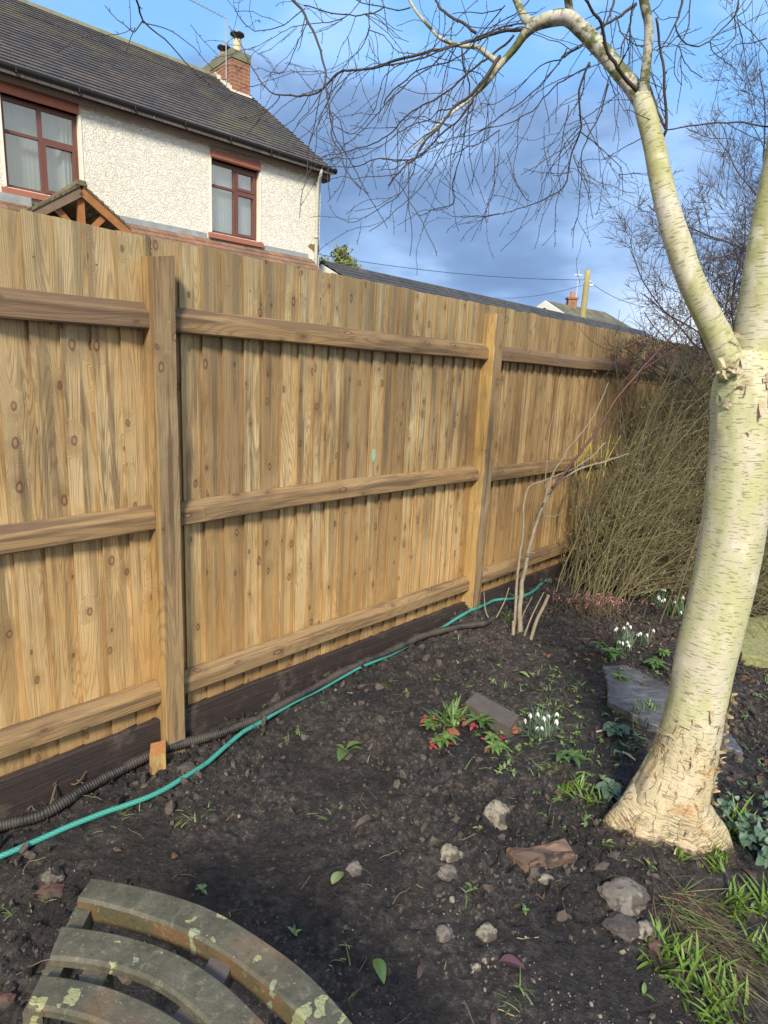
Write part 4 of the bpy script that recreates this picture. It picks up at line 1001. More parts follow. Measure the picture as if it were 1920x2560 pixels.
# secondary twigs leaving the traced ones, drooping
rs = random.Random(11)
for k, (P2, R2) in enumerate(TWP):
    Ltot = len(P2)*.016; nt = int(Ltot/.062)
    for _ in range(nt):
        i = rs.randrange(int(len(P2)*.15), len(P2)-2); T = P2[i+1]-P2[i]; T /= np.linalg.norm(T)
        w_ = np.array([rs.gauss(0, 1), rs.gauss(0, .7), rs.gauss(-.18, .8)]); w_ -= T*np.dot(w_, T)*.9; w_ /= np.linalg.norm(w_)
        d_ = T*.75+w_*.75; ln = rs.uniform(.07, .30)*(1.25 if R2[i] > .002 else .8)
        p = P2[i].copy(); PP = [p.copy()]; m_ = 6
        for q in range(m_):
            d_ = d_+np.array([rs.gauss(0, .14), rs.gauss(0, .14), -.045+rs.gauss(0, .16)]); d_ /= np.linalg.norm(d_); p = p+d_*ln/m_; PP.append(p.copy())
        r0_ = min(R2[i]*.6, .0016); twig(np.array(PP), np.linspace(r0_, .0009, m_+1), rs.random()*90, 1, buds=True)
mb.v += []; tw = mb.build('twigs', M_TWIG, birch, smooth=True)
bm_.build('buds', M_TWIG, birch)
# peeling flakes: thin curled strips standing off the trunk, fork burr
mb = trunk_mb; rs = random.Random(5)
def flake(c, nrm, up, w_, h_, curl, mi=1):
    nrm = np.array(nrm); nrm = nrm/np.linalg.norm(nrm); up = np.array(up, float); up -= nrm*np.dot(up, nrm); up /= np.linalg.norm(up); sd_ = np.cross(up, nrm); V = []
    m_, n_ = 5, 4
    for i in range(m_+1):
        for j in range(n_+1):
            u_ = i/m_; v_ = j/n_-.5; wj = w_*(1-u_**1.5*.75)*(.75+.5*rs.random()); th_ = u_*curl
            V.append(np.array(c)+sd_*v_*wj+up*(math.sin(th_)/max(curl, .01))*h_+nrm*(.002+(1-math.cos(th_))/max(curl, .01)*h_)+nrm*rs.uniform(-.001, .001))
    mb.add(V, [(i*(n_+1)+j, i*(n_+1)+j+1, (i+1)*(n_+1)+j+1, (i+1)*(n_+1)+j) for i in range(m_) for j in range(n_)], None, mi)
def trunk_at(z, a_):
    i = int(np.argmin(abs(Q[:, 2]-z))); c = Q[i][:3]; r_ = Q[i][3]; 
    rr_ = trf(i, np.array([0.]), r_)[0] if False else r_*1.03
    n_ = np.array([math.cos(a_), math.sin(a_), 0]); return c+n_*rr_-base, n_
for k in range(95):
    z = rs.choice([rs.uniform(.02, .5), rs.uniform(.02, .5), rs.uniform(.3, .60), rs.uniform(1.48, 1.70)]); a_ = rs.uniform(math.pi*.95, math.pi*2.15)
    c, n_ = trunk_at(z, a_)
    tgt = rs.choice([(0, 0, 1), (0, 0, -1), (n_[1], -n_[0], .3), (-n_[1], n_[0], .2)])
    flake(c, n_, tgt, rs.uniform(.006, .022), rs.uniform(.012, .05), rs.uniform(.2, 1.1))
for k in range(26):   # right-hand edge strip where the bark rolls back
    z = rs.uniform(.12, .60); c, n_ = trunk_at(z, rs.uniform(-.42, -.12)); flake(c, n_, (n_[1]*.6, -n_[0]*.6, rs.uniform(-1, 1)), rs.uniform(.012, .03), rs.uniform(.015, .04), rs.uniform(.6, 1.5))
fk = ony(1592, 770, 1.90)
for k in range(22):
    a_ = rs.uniform(0, 6.28); q = fk+np.array([rs.gauss(0, .030), rs.gauss(.01, .012), rs.gauss(-.03, .045)])-base
    flake(q, (rs.gauss(0, .4), -1, rs.gauss(.1, .5)), (rs.gauss(0, 1), 0, rs.gauss(0, 1)), rs.uniform(.006, .018), rs.uniform(.012, .045), rs.uniform(.3, 1.3))
for (x_, y_) in ((1110, 100), (1135, 75), (1160, 60), (1240, 60), (1275, 95), (1365, 235), (1450, 300), (1455, 310), (1300, 215), (1085, 140), (1190, 55), (1255, 75)):
    for _ in range(0):
        p_ = ony(x_+rs.uniform(-9, 9), y_+rs.uniform(-9, 9), 2.12)-base; flake(p_, (rs.gauss(0, .5), -1, rs.gauss(0, .5)), (rs.gauss(0, 1), 0, -1), rs.uniform(.005, .014), rs.uniform(.008, .02), 1.)
trunk_mb.build('trunk', [M_BARK, M_PEEL], birch, smooth=True)

# ------------------------------------------------------------ bare tree behind, right
def grow(mb, p, d_, ln, r_, lvl, rs, up=.10, tot=None):
    n = max(3, int(ln/.06)); P = [p.copy()]; dirs = []
    for i in range(n):
        d_ = d_+np.array([rs.gauss(0, .10), rs.gauss(0, .10), rs.gauss(up*.5, .09)]); d_ /= np.linalg.norm(d_); p = p+d_*ln/n; P.append(p.copy()); dirs.append(d_.copy())
    R_ = np.linspace(r_, r_*.45 if lvl < 4 else .0012, n+1); mb.tube(np.array(P), R_, 6 if lvl < 2 else (4 if lvl < 3 else 3), cap=False)
    if lvl >= 4 or ln < .05: return
    k = [7, 6, 7, 6][lvl]
    for j in range(k):
        i = rs.randrange(max(1, n//5), n); T = dirs[min(i, n-1)]; w_ = np.array([rs.gauss(0, 1), rs.gauss(0, 1), rs.gauss(0, .6)]); w_ -= T*np.dot(w_, T); w_ /= np.linalg.norm(w_)+1e-9
        grow(mb, P[i].copy(), T*.8+w_*rs.uniform(.5, .95), ln*rs.uniform(.35, .6), max(.0014, R_[i]*.55), lvl+1, rs, up)
rs = random.Random(23); bt_base = np.array([3.25, 4.75, 0.0]); bt_base[2] = float(gz(bt_base[0], bt_base[1], False))-.1
bt = empty('bare_tree', tuple(bt_base)); tag(bt, 'leafless spiky fruit tree behind the birch against the sky', 'tree')
mb = MB(); P = smoothpts(np.array([(0, 0, 0), (-.03, 0, .6), (.02, .02, 1.2), (-.04, 0, 1.6)]), .05); mb.tube(P, np.linspace(.07, .05, len(P)), 12); mb.build('trunk', M_TWIG2, bt, smooth=True)
mb = MB()
starts = [((-.03, 0, 1.15), (-1, -.1, .30), 1.5, .022), ((-.03, 0, 1.3), (-.85, .1, .75), 1.6, .022), ((-.03, 0, 1.4), (-.55, 0, 1.1), 1.7, .024), ((0, 0, 1.5), (-.25, .1, 1.2), 1.9, .025), ((0, 0, 1.55), (.15, 0, 1.2), 1.6, .024),
          ((-.02, 0, 1.0), (-1, .1, .12), 1.3, .018), ((0, 0, 1.4), (-.75, -.3, .9), 1.6, .02), ((0, 0, 1.45), (-.4, .4, 1.), 1.6, .02), ((0, 0, 1.2), (-1, .3, .5), 1.5, .018)]
for (p_, d_, ln, r_) in starts:
    d_ = np.array(d_, float); d_ /= np.linalg.norm(d_); grow(mb, np.array(p_, float), d_, ln*1.12, r_, 0, rs, .10)
mb.build('branches', M_TWIG2, bt)

# ------------------------------------------------------------ big twiggy shrub
sb = np.array([1.9, 4.45, 0.05]); shrub = empty('twiggy_shrub', tuple(sb)); tag(shrub, 'big dense leafless shrub of green-brown arching stems between the fence and the birch', 'shrub')
rs = random.Random(41); mbs = [MB(), MB()]; buds = MB(); cutm = MB()
def clampf(p):
    q = p[0]*fn[0]+p[1]*fn[1]-FC
    if q < .12: p = p+fn*((.12-q)*1.0+rs.uniform(.0, .05))
    return p
def stem(p, d_, ln, r_, droop, lvl, mb, n=12, yel=False):
    P = [p-sb]; pts = [p.copy()]
    for i in range(n):
        d_ = d_+np.array([rs.gauss(.022, .07), rs.gauss(0, .07), -droop/n*(1+i*.12)+rs.gauss(0, .05)]); d_ /= np.linalg.norm(d_)
        p = clampf(p+d_*ln/n)
        if p[2] < .06: p[2] = .06
        P.append(p-sb); pts.append(p.copy())
    mb.tube(np.array(P), np.linspace(r_, r_*.4, n+1), 4 if lvl else 5, cap=False)
    if lvl < 2:
        for k in range([8, 1][lvl]):
            i = rs.randrange(2, n); T = (pts[i]-pts[i-1]); T /= np.linalg.norm(T)+1e-9; w_ = np.array([rs.gauss(0, 1) for _ in range(3)]); w_ -= T*np.dot(w_, T); w_ /= np.linalg.norm(w_)+1e-9
            stem(pts[i], T*.7+w_*rs.uniform(.4, 1.1), ln*rs.uniform(.12, .36), max(.0013, r_*.5), .25, lvl+1, mb, 5)
    for k in range(3):
        i = rs.randrange(n//2, n); q = P[i]; a_ = np.array([rs.gauss(0, 1), rs.gauss(0, 1), rs.gauss(0, 1)]); a_ /= np.linalg.norm(a_); s_ = rs.uniform(.003, .0085)
        b_ = np.cross(a_, [0, 0, 1.]); b_ /= np.linalg.norm(b_)+1e-9; buds.add([q, q+a_*s_+b_*s_*.4, q+a_*s_*2, q+a_*s_-b_*s_*.4], [(0, 1, 2, 3)])
for k in range(1500):
    u_ = rs.random()**.8
    a0 = 4.30+2.7*u_; pp = rs.uniform(.12, .55+.75*u_) if rs.random() < .8 else rs.uniform(.12, 1.5)
    a0 -= .18*(rs.random() < .4); P0 = fd*a0+fn*(FC+pp); p = np.array([P0[0], P0[1], float(gz(P0[0], P0[1], False))])
    h_ = rs.uniform(.85, 1.95)*(.88+.38*min(1, u_*1.6))
    az = FAZ+rs.gauss(.55, .6); sp = abs(rs.gauss(.42, .28)); d_ = np.array([math.sin(az)*sp, math.cos(az)*sp, 1.]); d_ /= np.linalg.norm(d_)
    stem(p, d_, h_*1.12, rs.uniform(.0022, .0048), rs.uniform(-.05, .5), 0, mbs[0 if rs.random() < .62 else 1])
for k in range(230):   # low stems sprawling over the bed towards the birch
    a0 = rs.uniform(4.45, 6.0); P0 = fd*a0+fn*(FC+rs.uniform(.2, .7)); p = np.array([P0[0], P0[1], .08]); az = FAZ+rs.gauss(.95, .35)
    d_ = np.array([math.sin(az), math.cos(az), rs.uniform(.35, .9)]); d_ /= np.linalg.norm(d_); stem(p, d_, rs.uniform(.7, 1.5), rs.uniform(.0025, .0045), rs.uniform(.3, 1.2), 0, mbs[rs.randrange(2)])
for k in range(17):   # cut yellow-green tops near the fence
    p = ony(rs.uniform(1185, 1310), rs.uniform(985, 1030), 4.75); p = clampf(p); d_ = np.array([rs.gauss(.05, .2), rs.gauss(0, .2), 1.]); d_ /= np.linalg.norm(d_); ln = rs.uniform(.10, .26)
    cutm.tube([p-sb, p+d_*ln*.5-sb, p+d_*ln-sb], [.0045, .004, .0032], 5)
    q = p.copy(); q2 = np.array([p[0]+rs.uniform(.0, .35), p[1]+rs.uniform(-.15, .1), .05]); qm = (p+q2)/2+[rs.gauss(-.05, .05), 0, rs.gauss(0, .05)]; P_ = smoothpts(np.array([p, qm, q2]), .08); mbs[rs.randrange(2)].tube(P_-sb, .0042, 5)
mbs[0].build('green_stems', M_STEMG, shrub); mbs[1].build('brown_stems', M_STEMB, shrub)
cutm.build('cut_stems', M_STEMY, shrub); buds.build('leaf_buds', M_BUD, shrub)

# pruned pale sapling with a long red cane
A6 = lambda L: [(829.5+.5*x, 605+.5*y) for x, y in L]
sp_b = gpt(1122, 1362); sap = empty('pruned_sapling', tuple(sp_b)); tag(sap, 'thin pale cane sapling with a lichen-spotted stem leaning right in front of the shrub', 'sapling')
mb = MB()
def cane(L_, w0, w1, Y0, Y1, m_=None, wob=.006):
    n = len(L_); P, rr = axpts([(x_, y_, w0+(w1-w0)*i/(n-1)) for i, (x_, y_) in enumerate(L_)], Y0, Y1); return limb(m_ or mb, P-sp_b, rr, .02, 8, wob=wob, bumpy=.12, seed=w0+L_[0][0])
yb = sp_b[1]
cane([(1122, 1368)]+A6([(590, 1370), (605, 1270), (640, 1110), (685, 985), (750, 880), (850, 815), (950, 785), (1060, 750)]), 11, 2.2, yb, yb+.5)
cane([(1112, 1350)]+A6([(580, 1250), (600, 1100), (607, 950), (640, 885), (740, 850), (860, 790), (960, 700)]), 6.5, 2.2, yb+.02, yb+.5)
cane(A6([(695, 1020), (740, 1020), (775, 1000)]), 3, 1.5, yb+.15, yb+.15); cane(A6([(615, 1180), (655, 1180)]), 4, 2., yb+.1, yb+.1)
cane(A6([(690, 965), (720, 860), (790, 740), (870, 640), (930, 540), (970, 440)]), 4.5, 1.5, yb+.2, yb+.6)
cane(A6([(690, 1010), (710, 700), (740, 600)][:2]+[(735, 560)]), 2.5, 1.2, yb+.3, yb+.7)
mb.build('pale_stems', M_CANE, sap, smooth=True)
mb = MB(); cane(A6([(725, 900), (820, 780), (920, 650), (1000, 520), (1100, 400), (1200, 290), (1300, 180), (1360, 120)]), 6, 3., yb+.2, yb+.5, mb)
cane(A6([(1100, 400), (1160, 360), (1250, 300), (1350, 260)]), 3, 1.5, yb+.4, yb+.4, mb); cane(A6([(1130, 370), (1150, 330), (1180, 230), (1270, 150)]), 3, 1.2, yb+.4, yb+.3, mb)
cane(A6([(1060, 370), (1000, 310), (940, 290), (880, 250), (840, 200)]), 2., 1., yb+.4, yb+.4, mb)
mb.build('red_cane', M_RED, sap, smooth=True)
# short pruned stubs at its foot
A7 = lambda L: [(829.5+.5*x, 1209.7+.5*y) for x, y in L]
st = [([(635, 340), (660, 260), (690, 200), (712, 150)], 5., 4.5, 'thick pale pruned stub with a frayed top'), ([(607, 325), (640, 240), (690, 140)], 2.6, 1.6, 'thin pruned cane leaning beside the frayed stub'),
      ([(558, 322), (560, 262)], 5, 5, 'short upright cut stub at the sapling foot'), ([(475, 285), (440, 225), (432, 140)], 2.2, 1.2, 'dark bent twig standing against the hose'),
      ([(475, 270), (520, 180), (540, 120)], 2., 1.2, 'straight twig standing behind the hose'), ([(590, 300), (600, 240), (640, 160)], 2, 1, 'fine twig between the canes')]
for k, (L_, w0, w1, lab) in enumerate(st):
    b_ = gpt(*A7(L_[:1])[0]); m_ = MB(); n = len(L_); LL = A7(L_)
    P, rr = axpts([(x_, y_, w0*1.6+(w1-w0)*1.6*i/(n-1)) for i, (x_, y_) in enumerate(LL)], b_[1], b_[1]+.03); P = np.vstack([b_-[0, 0, .03], P]); rr = np.r_[rr[0], rr]
    P2 = smoothpts(np.c_[P, rr], .015); m_.tube(P2[:, :3]-b_, P2[:, 3], 7); o = m_.build('pruned_stub', M_CANE, smooth=True); o.location = b_; tag(o, lab, 'cut stem', 'cut stems round the sapling')

# ------------------------------------------------------------ hose and conduit
def lay(L_, r_, dz=0., step=.02):
    P = np.array([gpt(x_, y_, 0) for x_, y_ in L_]); Q_ = smoothpts(P, step)
    zz = gz(Q_[:, 0], Q_[:, 1], False); zf = gz(Q_[:, 0], Q_[:, 1]); k = 9; z = np.maximum(zf, zz); K_ = max(3, int(.05/step)*2+1); zp = np.pad(z, K_//2, 'edge'); z = np.array([zp[i:i+K_].max() for i in range(len(z))]); K2_ = K_*2+1; z = np.convolve(np.pad(z, K2_//2, 'edge'), np.ones(K2_)/K2_, 'valid')
    Q_[:, 2] = z+r_*.8+dz; return Q_
hose_px = [(-90, 1885), (0, 1853), (100, 1812), (220, 1768), (345, 1720), (440, 1665), (520, 1600), (600, 1545), (700, 1490), (800, 1440), (905, 1385), (980, 1345), (1030, 1325), (1065, 1305), (1110, 1295), (1150, 1277), (1180, 1257)]
Q_ = lay(hose_px, .0095); m, t = newmat('green_hose'); uvs = t.uv(); o_ = t.obj()
hs = t.n('ShaderNodeSeparateXYZ', {0: uvs}, out=0); hv = t.last.outputs[1]
br_ = t.m('SINE', t.m('MULTIPLY', t.m('ADD', hv, t.m('MULTIPLY', hs, 1.2)), 420.)); br2 = t.m('SINE', t.m('MULTIPLY', t.m('SUBTRACT', hv, t.m('MULTIPLY', hs, 1.2)), 420.))
c = t.mix(t.ss(t.m('MAXIMUM', br_, br2), .75, 1.), (.035, .24, .20), (.09, .42, .34)); c = t.mix(t.m('MULTIPLY', t.ss(t.noise(o_, 20., 5., .7), .55, .68), .6), c, (.06, .05, .04))
t.out_p(c, .38, t.bump(t.m('MAXIMUM', br_, br2), .2, .001)); M_HOSE = m
mb = MB(); mb.tube(Q_-Q_[0], .0098, 12); o = mb.build('garden_hose', M_HOSE, smooth=True); o.location = Q_[0]; tag(o, 'long green braided garden hose lying along the foot of the fence', 'hose')
con_px = [(-90, 1835), (0, 1802), (100, 1757), (200, 1712), (300, 1657), (400, 1622), (475, 1597), (550, 1567), (625, 1527), (700, 1482), (750, 1452), (830, 1418), (905, 1390), (980, 1362), (1045, 1346), (1075, 1338)]
Q_ = lay(con_px, .016, .006, step=.0028)
m, t = newmat('muddy_black_pipe'); o_ = t.obj(); c = t.mix(t.ss(t.noise(o_, 9., 6., .7), .40, .6), (.018, .017, .018), (.060, .050, .042)); t.out_p(c, t.m('MULTIPLY_ADD', t.noise(o_, 9., 4.), .5, .35), t.bump(t.noise(o_, 70., 5.), .6, .003))
rr = .0195+.0024*np.sin(np.arange(len(Q_))*2*math.pi/3.4)
mb = MB(); mb.tube(Q_-Q_[0], rr, 14); o = mb.build('corrugated_pipe', m, smooth=True); o.location = Q_[0]; tag(o, 'black corrugated conduit caked with mud between the hose and the gravel board', 'pipe')
P = np.array([gpt(*q) for q in ((1290, 1318), (1330, 1312), (1400, 1285), (1480, 1262))]); P[:, 2] += .01; mb = MB(); mb.tube(smoothpts(P, .03)-P[0], .006, 8); o = mb.build('black_cable', m, smooth=True); o.location = P[0]; tag(o, 'thin black pipe end showing under the twiggy shrub', 'pipe')

# ------------------------------------------------------------ curved slatted bench
ZB = .45
def onzf(X_, Y_, z): q = ray(X_, Y_); return (q*((z-H)/q[2])+CAM)[:2]
EDG = dict(o1=[(400, 335), (560, 350), (750, 400), (920, 480), (1100, 580), (1250, 690), (1400, 810), (1530, 960)], i1=[(330, 430), (480, 450), (680, 520), (850, 600), (1000, 690), (1150, 800), (1300, 930)],
  o2=[(270, 540), (430, 548), (600, 590), (780, 670), (950, 780), (1080, 880), (1160, 965)], i2=[(215, 680), (350, 690), (500, 725), (680, 790), (820, 890), (900, 965)],
  o3=[(185, 745), (320, 760), (480, 800), (620, 860), (740, 920), (800, 965)], i3=[(120, 890), (250, 905), (400, 945)])
CEN = {}
for k_, L_ in EDG.items():
    P = np.array([onzf(x_*.5787, 2000+y_*.5787, ZB) for x_, y_ in L_]); M_a = np.c_[2*P, np.ones(len(P))]
    if k_ == 'i3': c0 = CEN['o3'][0]; CEN[k_] = (c0, np.hypot(*(P-c0).T).mean(), P[0]); continue
    c_ = np.linalg.lstsq(M_a, (P**2).sum(1), rcond=None)[0]; CEN[k_] = (c_[:2], math.sqrt(c_[2]+c_[0]**2+c_[1]**2), P[0])
bench = empty('curved_bench', (-.6, .9, 0)); tag(bench, 'curved slatted wooden bench with lichen spots at the lower left', 'bench')
bb = np.array([-.6, .9, 0])
def f_bench(t, brown=0.):
    o = t.obj(); n_ = t.noise(o, 9., 6., .65)
    c = t.mix(t.ss(n_, .35, .65), (.060, .060, .040), (.125, .115, .082))
    c = t.mix(t.m('MULTIPLY', t.ss(t.noise(o, 5., 4.), .5, .7), .7), c, (.17, .10, .05))
    if brown: c = t.mix(brown, c, t.mix(t.ss(t.noise(o, 9., 5.), .35, .65), (.19, .10, .04), (.07, .065, .025)))
    wob = t.n('ShaderNodeTexNoise', {'Vector': o, 'Scale': 30., 'Detail': 3.}, out=1)
    pw = t.vm('ADD', o, t.vm('MULTIPLY', wob, (.06, .06, .06)))
    vd = t.n('ShaderNodeTexVoronoi', {'Vector': pw, 'Scale': 21.}, out=0, voronoi_dimensions='2D'); vc = t.n('ShaderNodeSeparateColor', {0: t.last.outputs[1]}); nd_ = t.last
    sz_ = t.m('MULTIPLY_ADD', t.m('POWER', nd_.outputs[1], 1.6), .28, .07)
    lm = t.m('MULTIPLY', t.m('LESS_THAN', vd, sz_), t.m('GREATER_THAN', vc, .66))
    c = t.mix(t.m('MULTIPLY', lm, t.m('MULTIPLY_ADD', t.noise(o, 160., 3.), .7, .45)), c, t.mix(nd_.outputs[2], (.27, .30, .21), (.36, .37, .17)))
    c = t.mix(t.m('MULTIPLY', t.ss(t.noise(o, 120., 2.), .70, .74), .5), c, (.45, .45, .35))
    gr = t.noise(o, 55., 5., .75); c = t.mix(t.m('MULTIPLY', t.ss(gr, .55, .66), .5), c, (.04, .035, .022)); c = t.mix(t.m('MULTIPLY', t.ss(gr, .44, .36), .35), c, (.26, .24, .17))
    h = t.m('ADD', t.m('MULTIPLY', gr, .9), t.m('MULTIPLY', lm, t.m('ADD', t.noise(o, 200., 3.), .4))); t.out_p(c, .7, t.bump(h, .9, .004))
M_BT = himat('lichened_bench_wood', f_bench); M_BS = himat('wet_brown_bench_edge', lambda t: f_bench(t, .75))
def slat(ko, ki, th_, a_end):
    (co, Ro, so_), (ci, Ri, si_) = CEN[ko], CEN[ki]; n = 70
    a0 = math.atan2(so_[1]-co[1], so_[0]-co[0]); b0 = math.atan2(si_[1]-ci[1], si_[0]-ci[0]); V = []; F = []
    for k in range(n+1):
        f_ = k/n; ao = a0+(a_end-a0)*f_; ai = b0+(a_end-b0)*f_
        po = co+Ro*np.array([math.cos(ao), math.sin(ao)]); pi_ = ci+Ri*np.array([math.cos(ai), math.sin(ai)])
        w_ = (mnoise.noise(Vector((f_*9, Ro*5, 1))))*.0025; wz = mnoise.noise(Vector((f_*5, Ro*9, 4)))*.003; u_ = (pi_-po)/np.linalg.norm(pi_-po); e_ = .006
        for (q, zz) in ((po, -th_), (po+u_*0, -e_), (po+u_*e_, 0), (pi_-u_*e_, 0), (pi_, -e_), (pi_, -th_)): V.append((q[0]+w_-bb[0], q[1]+w_-bb[1], ZB+zz+wz))
    for k in range(n):
        for j in range(6): F.append((k*6+j, k*6+(j+1) % 6, k*6+6+(j+1) % 6, k*6+6+j))
    F += [(5, 4, 3, 2, 1, 0), tuple(n*6+j for j in range(6))]
    m_ = MB(); m_.add(V, F); o = m_.build('slat', [M_BT, M_BS], bench); fix_normals(o); matface(o, lambda n_, c_: 1 if abs(n_.z) < .5 and th_ > .03 else 0); return o
slat('o1', 'i1', .052, -.25); slat('o2', 'i2', .021, -.35); slat('o3', 'i3', .021, -.45)
def block(P, z0, z1, w_, name='support', mat=None):
    (x0, y0), (x1, y1) = P; d_ = np.array([x1-x0, y1-y0]); L_ = np.linalg.norm(d_); d_ /= L_; n_ = np.array([-d_[1], d_[0]])*w_/2; V = []
    for z in (z0, z1):
        for (q, s_) in (((x0, y0), -1), ((x1, y1), -1), ((x1, y1), 1), ((x0, y0), 1)): V.append((q[0]+n_[0]*s_-bb[0], q[1]+n_[1]*s_-bb[1], z))
    m_ = MB(); m_.hexa(V); o = m_.build(name, mat or M_BS, bench); fix_normals(o); return o
pe = lambda x_, y_: onzf(x_*.5787, 2000+y_*.5787, ZB-.03)
block((pe(365, 470), pe(140, 935)), ZB-.075, ZB-.0225, .035, 'end_bearer', M_BT)
block((pe(960, 700), pe(900, 820)), ZB-.07, ZB-.024, .05, 'bearer', plain('grey_bearer', (.10, .085, .08), .8, .4, 20., .5))
block((pe(850, 905), pe(760, 1010)), ZB-.07, ZB-.024, .05, 'bearer', MATS['grey_bearer'] if 'grey_bearer' in MATS else None)
for (x_, y_) in ((400, 760), (1010, 1000)):
    q = pe(x_, y_); block(((q[0]-.02, q[1]), (q[0]+.03, q[1])), -.05, ZB-.024, .045, 'leg', M_BT)

# ------------------------------------------------------------ stones, brick, slate, wood
def onz2(X_, Y_, z): return onzf(X_, Y_, z)
def rock(x_, y_, wpx, mat, lab, seed, flat=.7, name='stone', asp=1., rz=0., cat='stone', group=None, sink=.35):
    g = gpt(x_, y_); dep = np.dot(g-CAM, dv); r_ = wpx*K*dep/FPX/2; V_, F_ = ico(4, seed, .22, flat)
    V2 = V_.copy(); V2[:, 0] *= asp
    for i, q in enumerate(V2): V2[i] = q*(1+.05*mnoise.noise(Vector(q*5)+Vector((seed, 0, 0)))+.025*mnoise.noise(Vector(q*13)))
    m_ = MB(); m_.add((V2*r_)@rotm(0, 0, rz).T, F_.tolist()); o = m_.build(name, mat, smooth=True); o.location = (g[0], g[1]+r_*.3, g[2]+r_*flat*(sink-.28)); return tag(o, lab, cat, group)
g_ = 'stones lying on the dark soil'
rock(1074, 1775, 60, M_CONC, 'pale knobbly lump of concrete rubble, the largest light stone on the bed', 1, .95, 'rubble_lump', .95, .3, sink=.55)
rock(1356, 1950, 92, M_ROCK, 'large rounded grey-brown rock just left of the birch foot', 2, .62, asp=1.05, rz=.5, group=g_)
rock(1402, 2015, 50, M_CONC, 'small pale rough stone just below the large rounded rock', 3, .6, asp=1.2, group=g_)
rock(1348, 2010, 60, M_ROCKB, 'dark flat stone below the left side of the large rounded rock', 4, .5, asp=1.3, group=g_)
rock(766, 1885, 34, M_ROCK, 'small grey stone alone in the middle of the bare soil', 5, .8, group=g_)
rock(958, 2025, 42, M_ROCK, 'oval brownish stone in the lower middle of the bed', 6, .8, rz=1., group=g_)
rock(972, 1858, 50, M_CONC, 'pale angular stone left of the flat wood chunk, upper of two touching', 7, .6, group=g_)
rock(966, 1892, 40, M_ROCK, 'grey angular stone left of the flat wood chunk, lower of two touching', 8, .7, group=g_)
rock(1053, 2022, 44, M_CONC, 'crumbly pale stone right of the oval brownish stone', 9, .5, group=g_)
rock(1180, 1905, 36, M_CONC, 'pale gritty stone below the flat wood chunk', 10, .7, group=g_)
rock(590, 1510, 32, M_ROCKB, 'dark round stone beside the corrugated pipe in front of the gravel board', 11, .9, group=g_)
rock(402, 1663, 34, M_ROCKB, 'smooth dark stone between the pipe and the hose below the near post', 12, .6, asp=1.2, group=g_)
rock(108, 1933, 50, M_ROCKR, 'reddish smooth stone by the end of the bench', 13, .5, asp=1.3, group=g_)
rock(112, 1900, 34, M_ROCK, 'small grey-brown stone behind the reddish stone', 14, .6, asp=1.3, group=g_)
rock(1418, 2052, 40, M_ROCKR, 'brown-red stone among the weeds below the pale rough stone', 15, .7, group=g_)
rock(8, 2170, 40, M_ROCKR, 'terracotta coloured stone at the lower left edge by the bench', 16, .8, group=g_)
rock(1030, 2095, 20, M_PEB, 'small pale pebble-sized stone at the bottom of the bed', 17, .8, group=g_)
# brick
def quadbox(name, px4, z0, z1, mats, lab, cat, bev=.004, rag=0.):
    """four display-pixel corners of the top face -> a slab between z0 and z1 (z of the bottom and the top)"""
    T = [np.append(onzf(x_*K, y_*K, z1), z1) for x_, y_ in px4]
    if rag:
        T2 = []
        for i in range(len(T)):
            a_, b_ = T[i], T[(i+1) % len(T)]; k_ = max(1, int(np.linalg.norm(b_-a_)/.012))
            for j in range(k_): q = a_+(b_-a_)*j/k_; q[:2] += rag*np.array([mnoise.noise(Vector((q[0]*30, q[1]*30, 1))), mnoise.noise(Vector((q[0]*30, q[1]*30, 9)))]); T2.append(q)
        T = T2
    c_ = np.mean(T, axis=0); c_[2] = z0
    V = []; ring = len(T)
    for (zz, sc_) in ((z0, 1.), (z1-bev, 1.), (z1, .985)):
        for q in T: V.append(((q[0]-c_[0])*sc_, (q[1]-c_[1])*sc_, zz-c_[2]))
    F = [(r_*ring+j, r_*ring+(j+1) % ring, (r_+1)*ring+(j+1) % ring, (r_+1)*ring+j) for r_ in range(2) for j in range(ring)]+[tuple(range(ring))[::-1], tuple(2*ring+j for j in range(ring))]
    m_ = MB(); m_.add(V, F); o = m_.build(name, mats); o.location = c_; fix_normals(o); return tag(o, lab, cat)
A8 = lambda L: [((1000+.2893*x)/K, (1650+.2893*y)/K) for x, y in L]
gb = gpt(*A8([(800, 500)])[0])[2]
m, t = newmat('dark_brick'); o_ = t.obj(); c = t.mix(t.noise(o_, 14., 5., .6), (.075, .066, .066), (.14, .12, .105)); c = t.mix(t.m('MULTIPLY', t.ss(t.noise(o_, 30., 4.), .55, .68), .6), c, (.15, .12, .09)); t.out_p(c, .8, t.bump(t.noise(o_, 60., 5., .7), .8, .004))
br = quadbox('brick', A8([(560, 362), (660, 278), (1032, 478), (952, 582)]), gb-.03, gb+.065, m, 'dark weathered brick lying beside the snowdrops', 'brick', rag=.003)
V_, F_ = ico(3, 61, .4, .8); q = A8([(965, 640)])[0]; pch = gpt(*q)-np.array(br.location); m_ = MB(); m_.add(V_*.028+pch+[0, .01, .02], F_.tolist()); m_.build('broken_corner', plain('orange_brick_break', (.24, .095, .045), .9, .5, 60., .8), br)
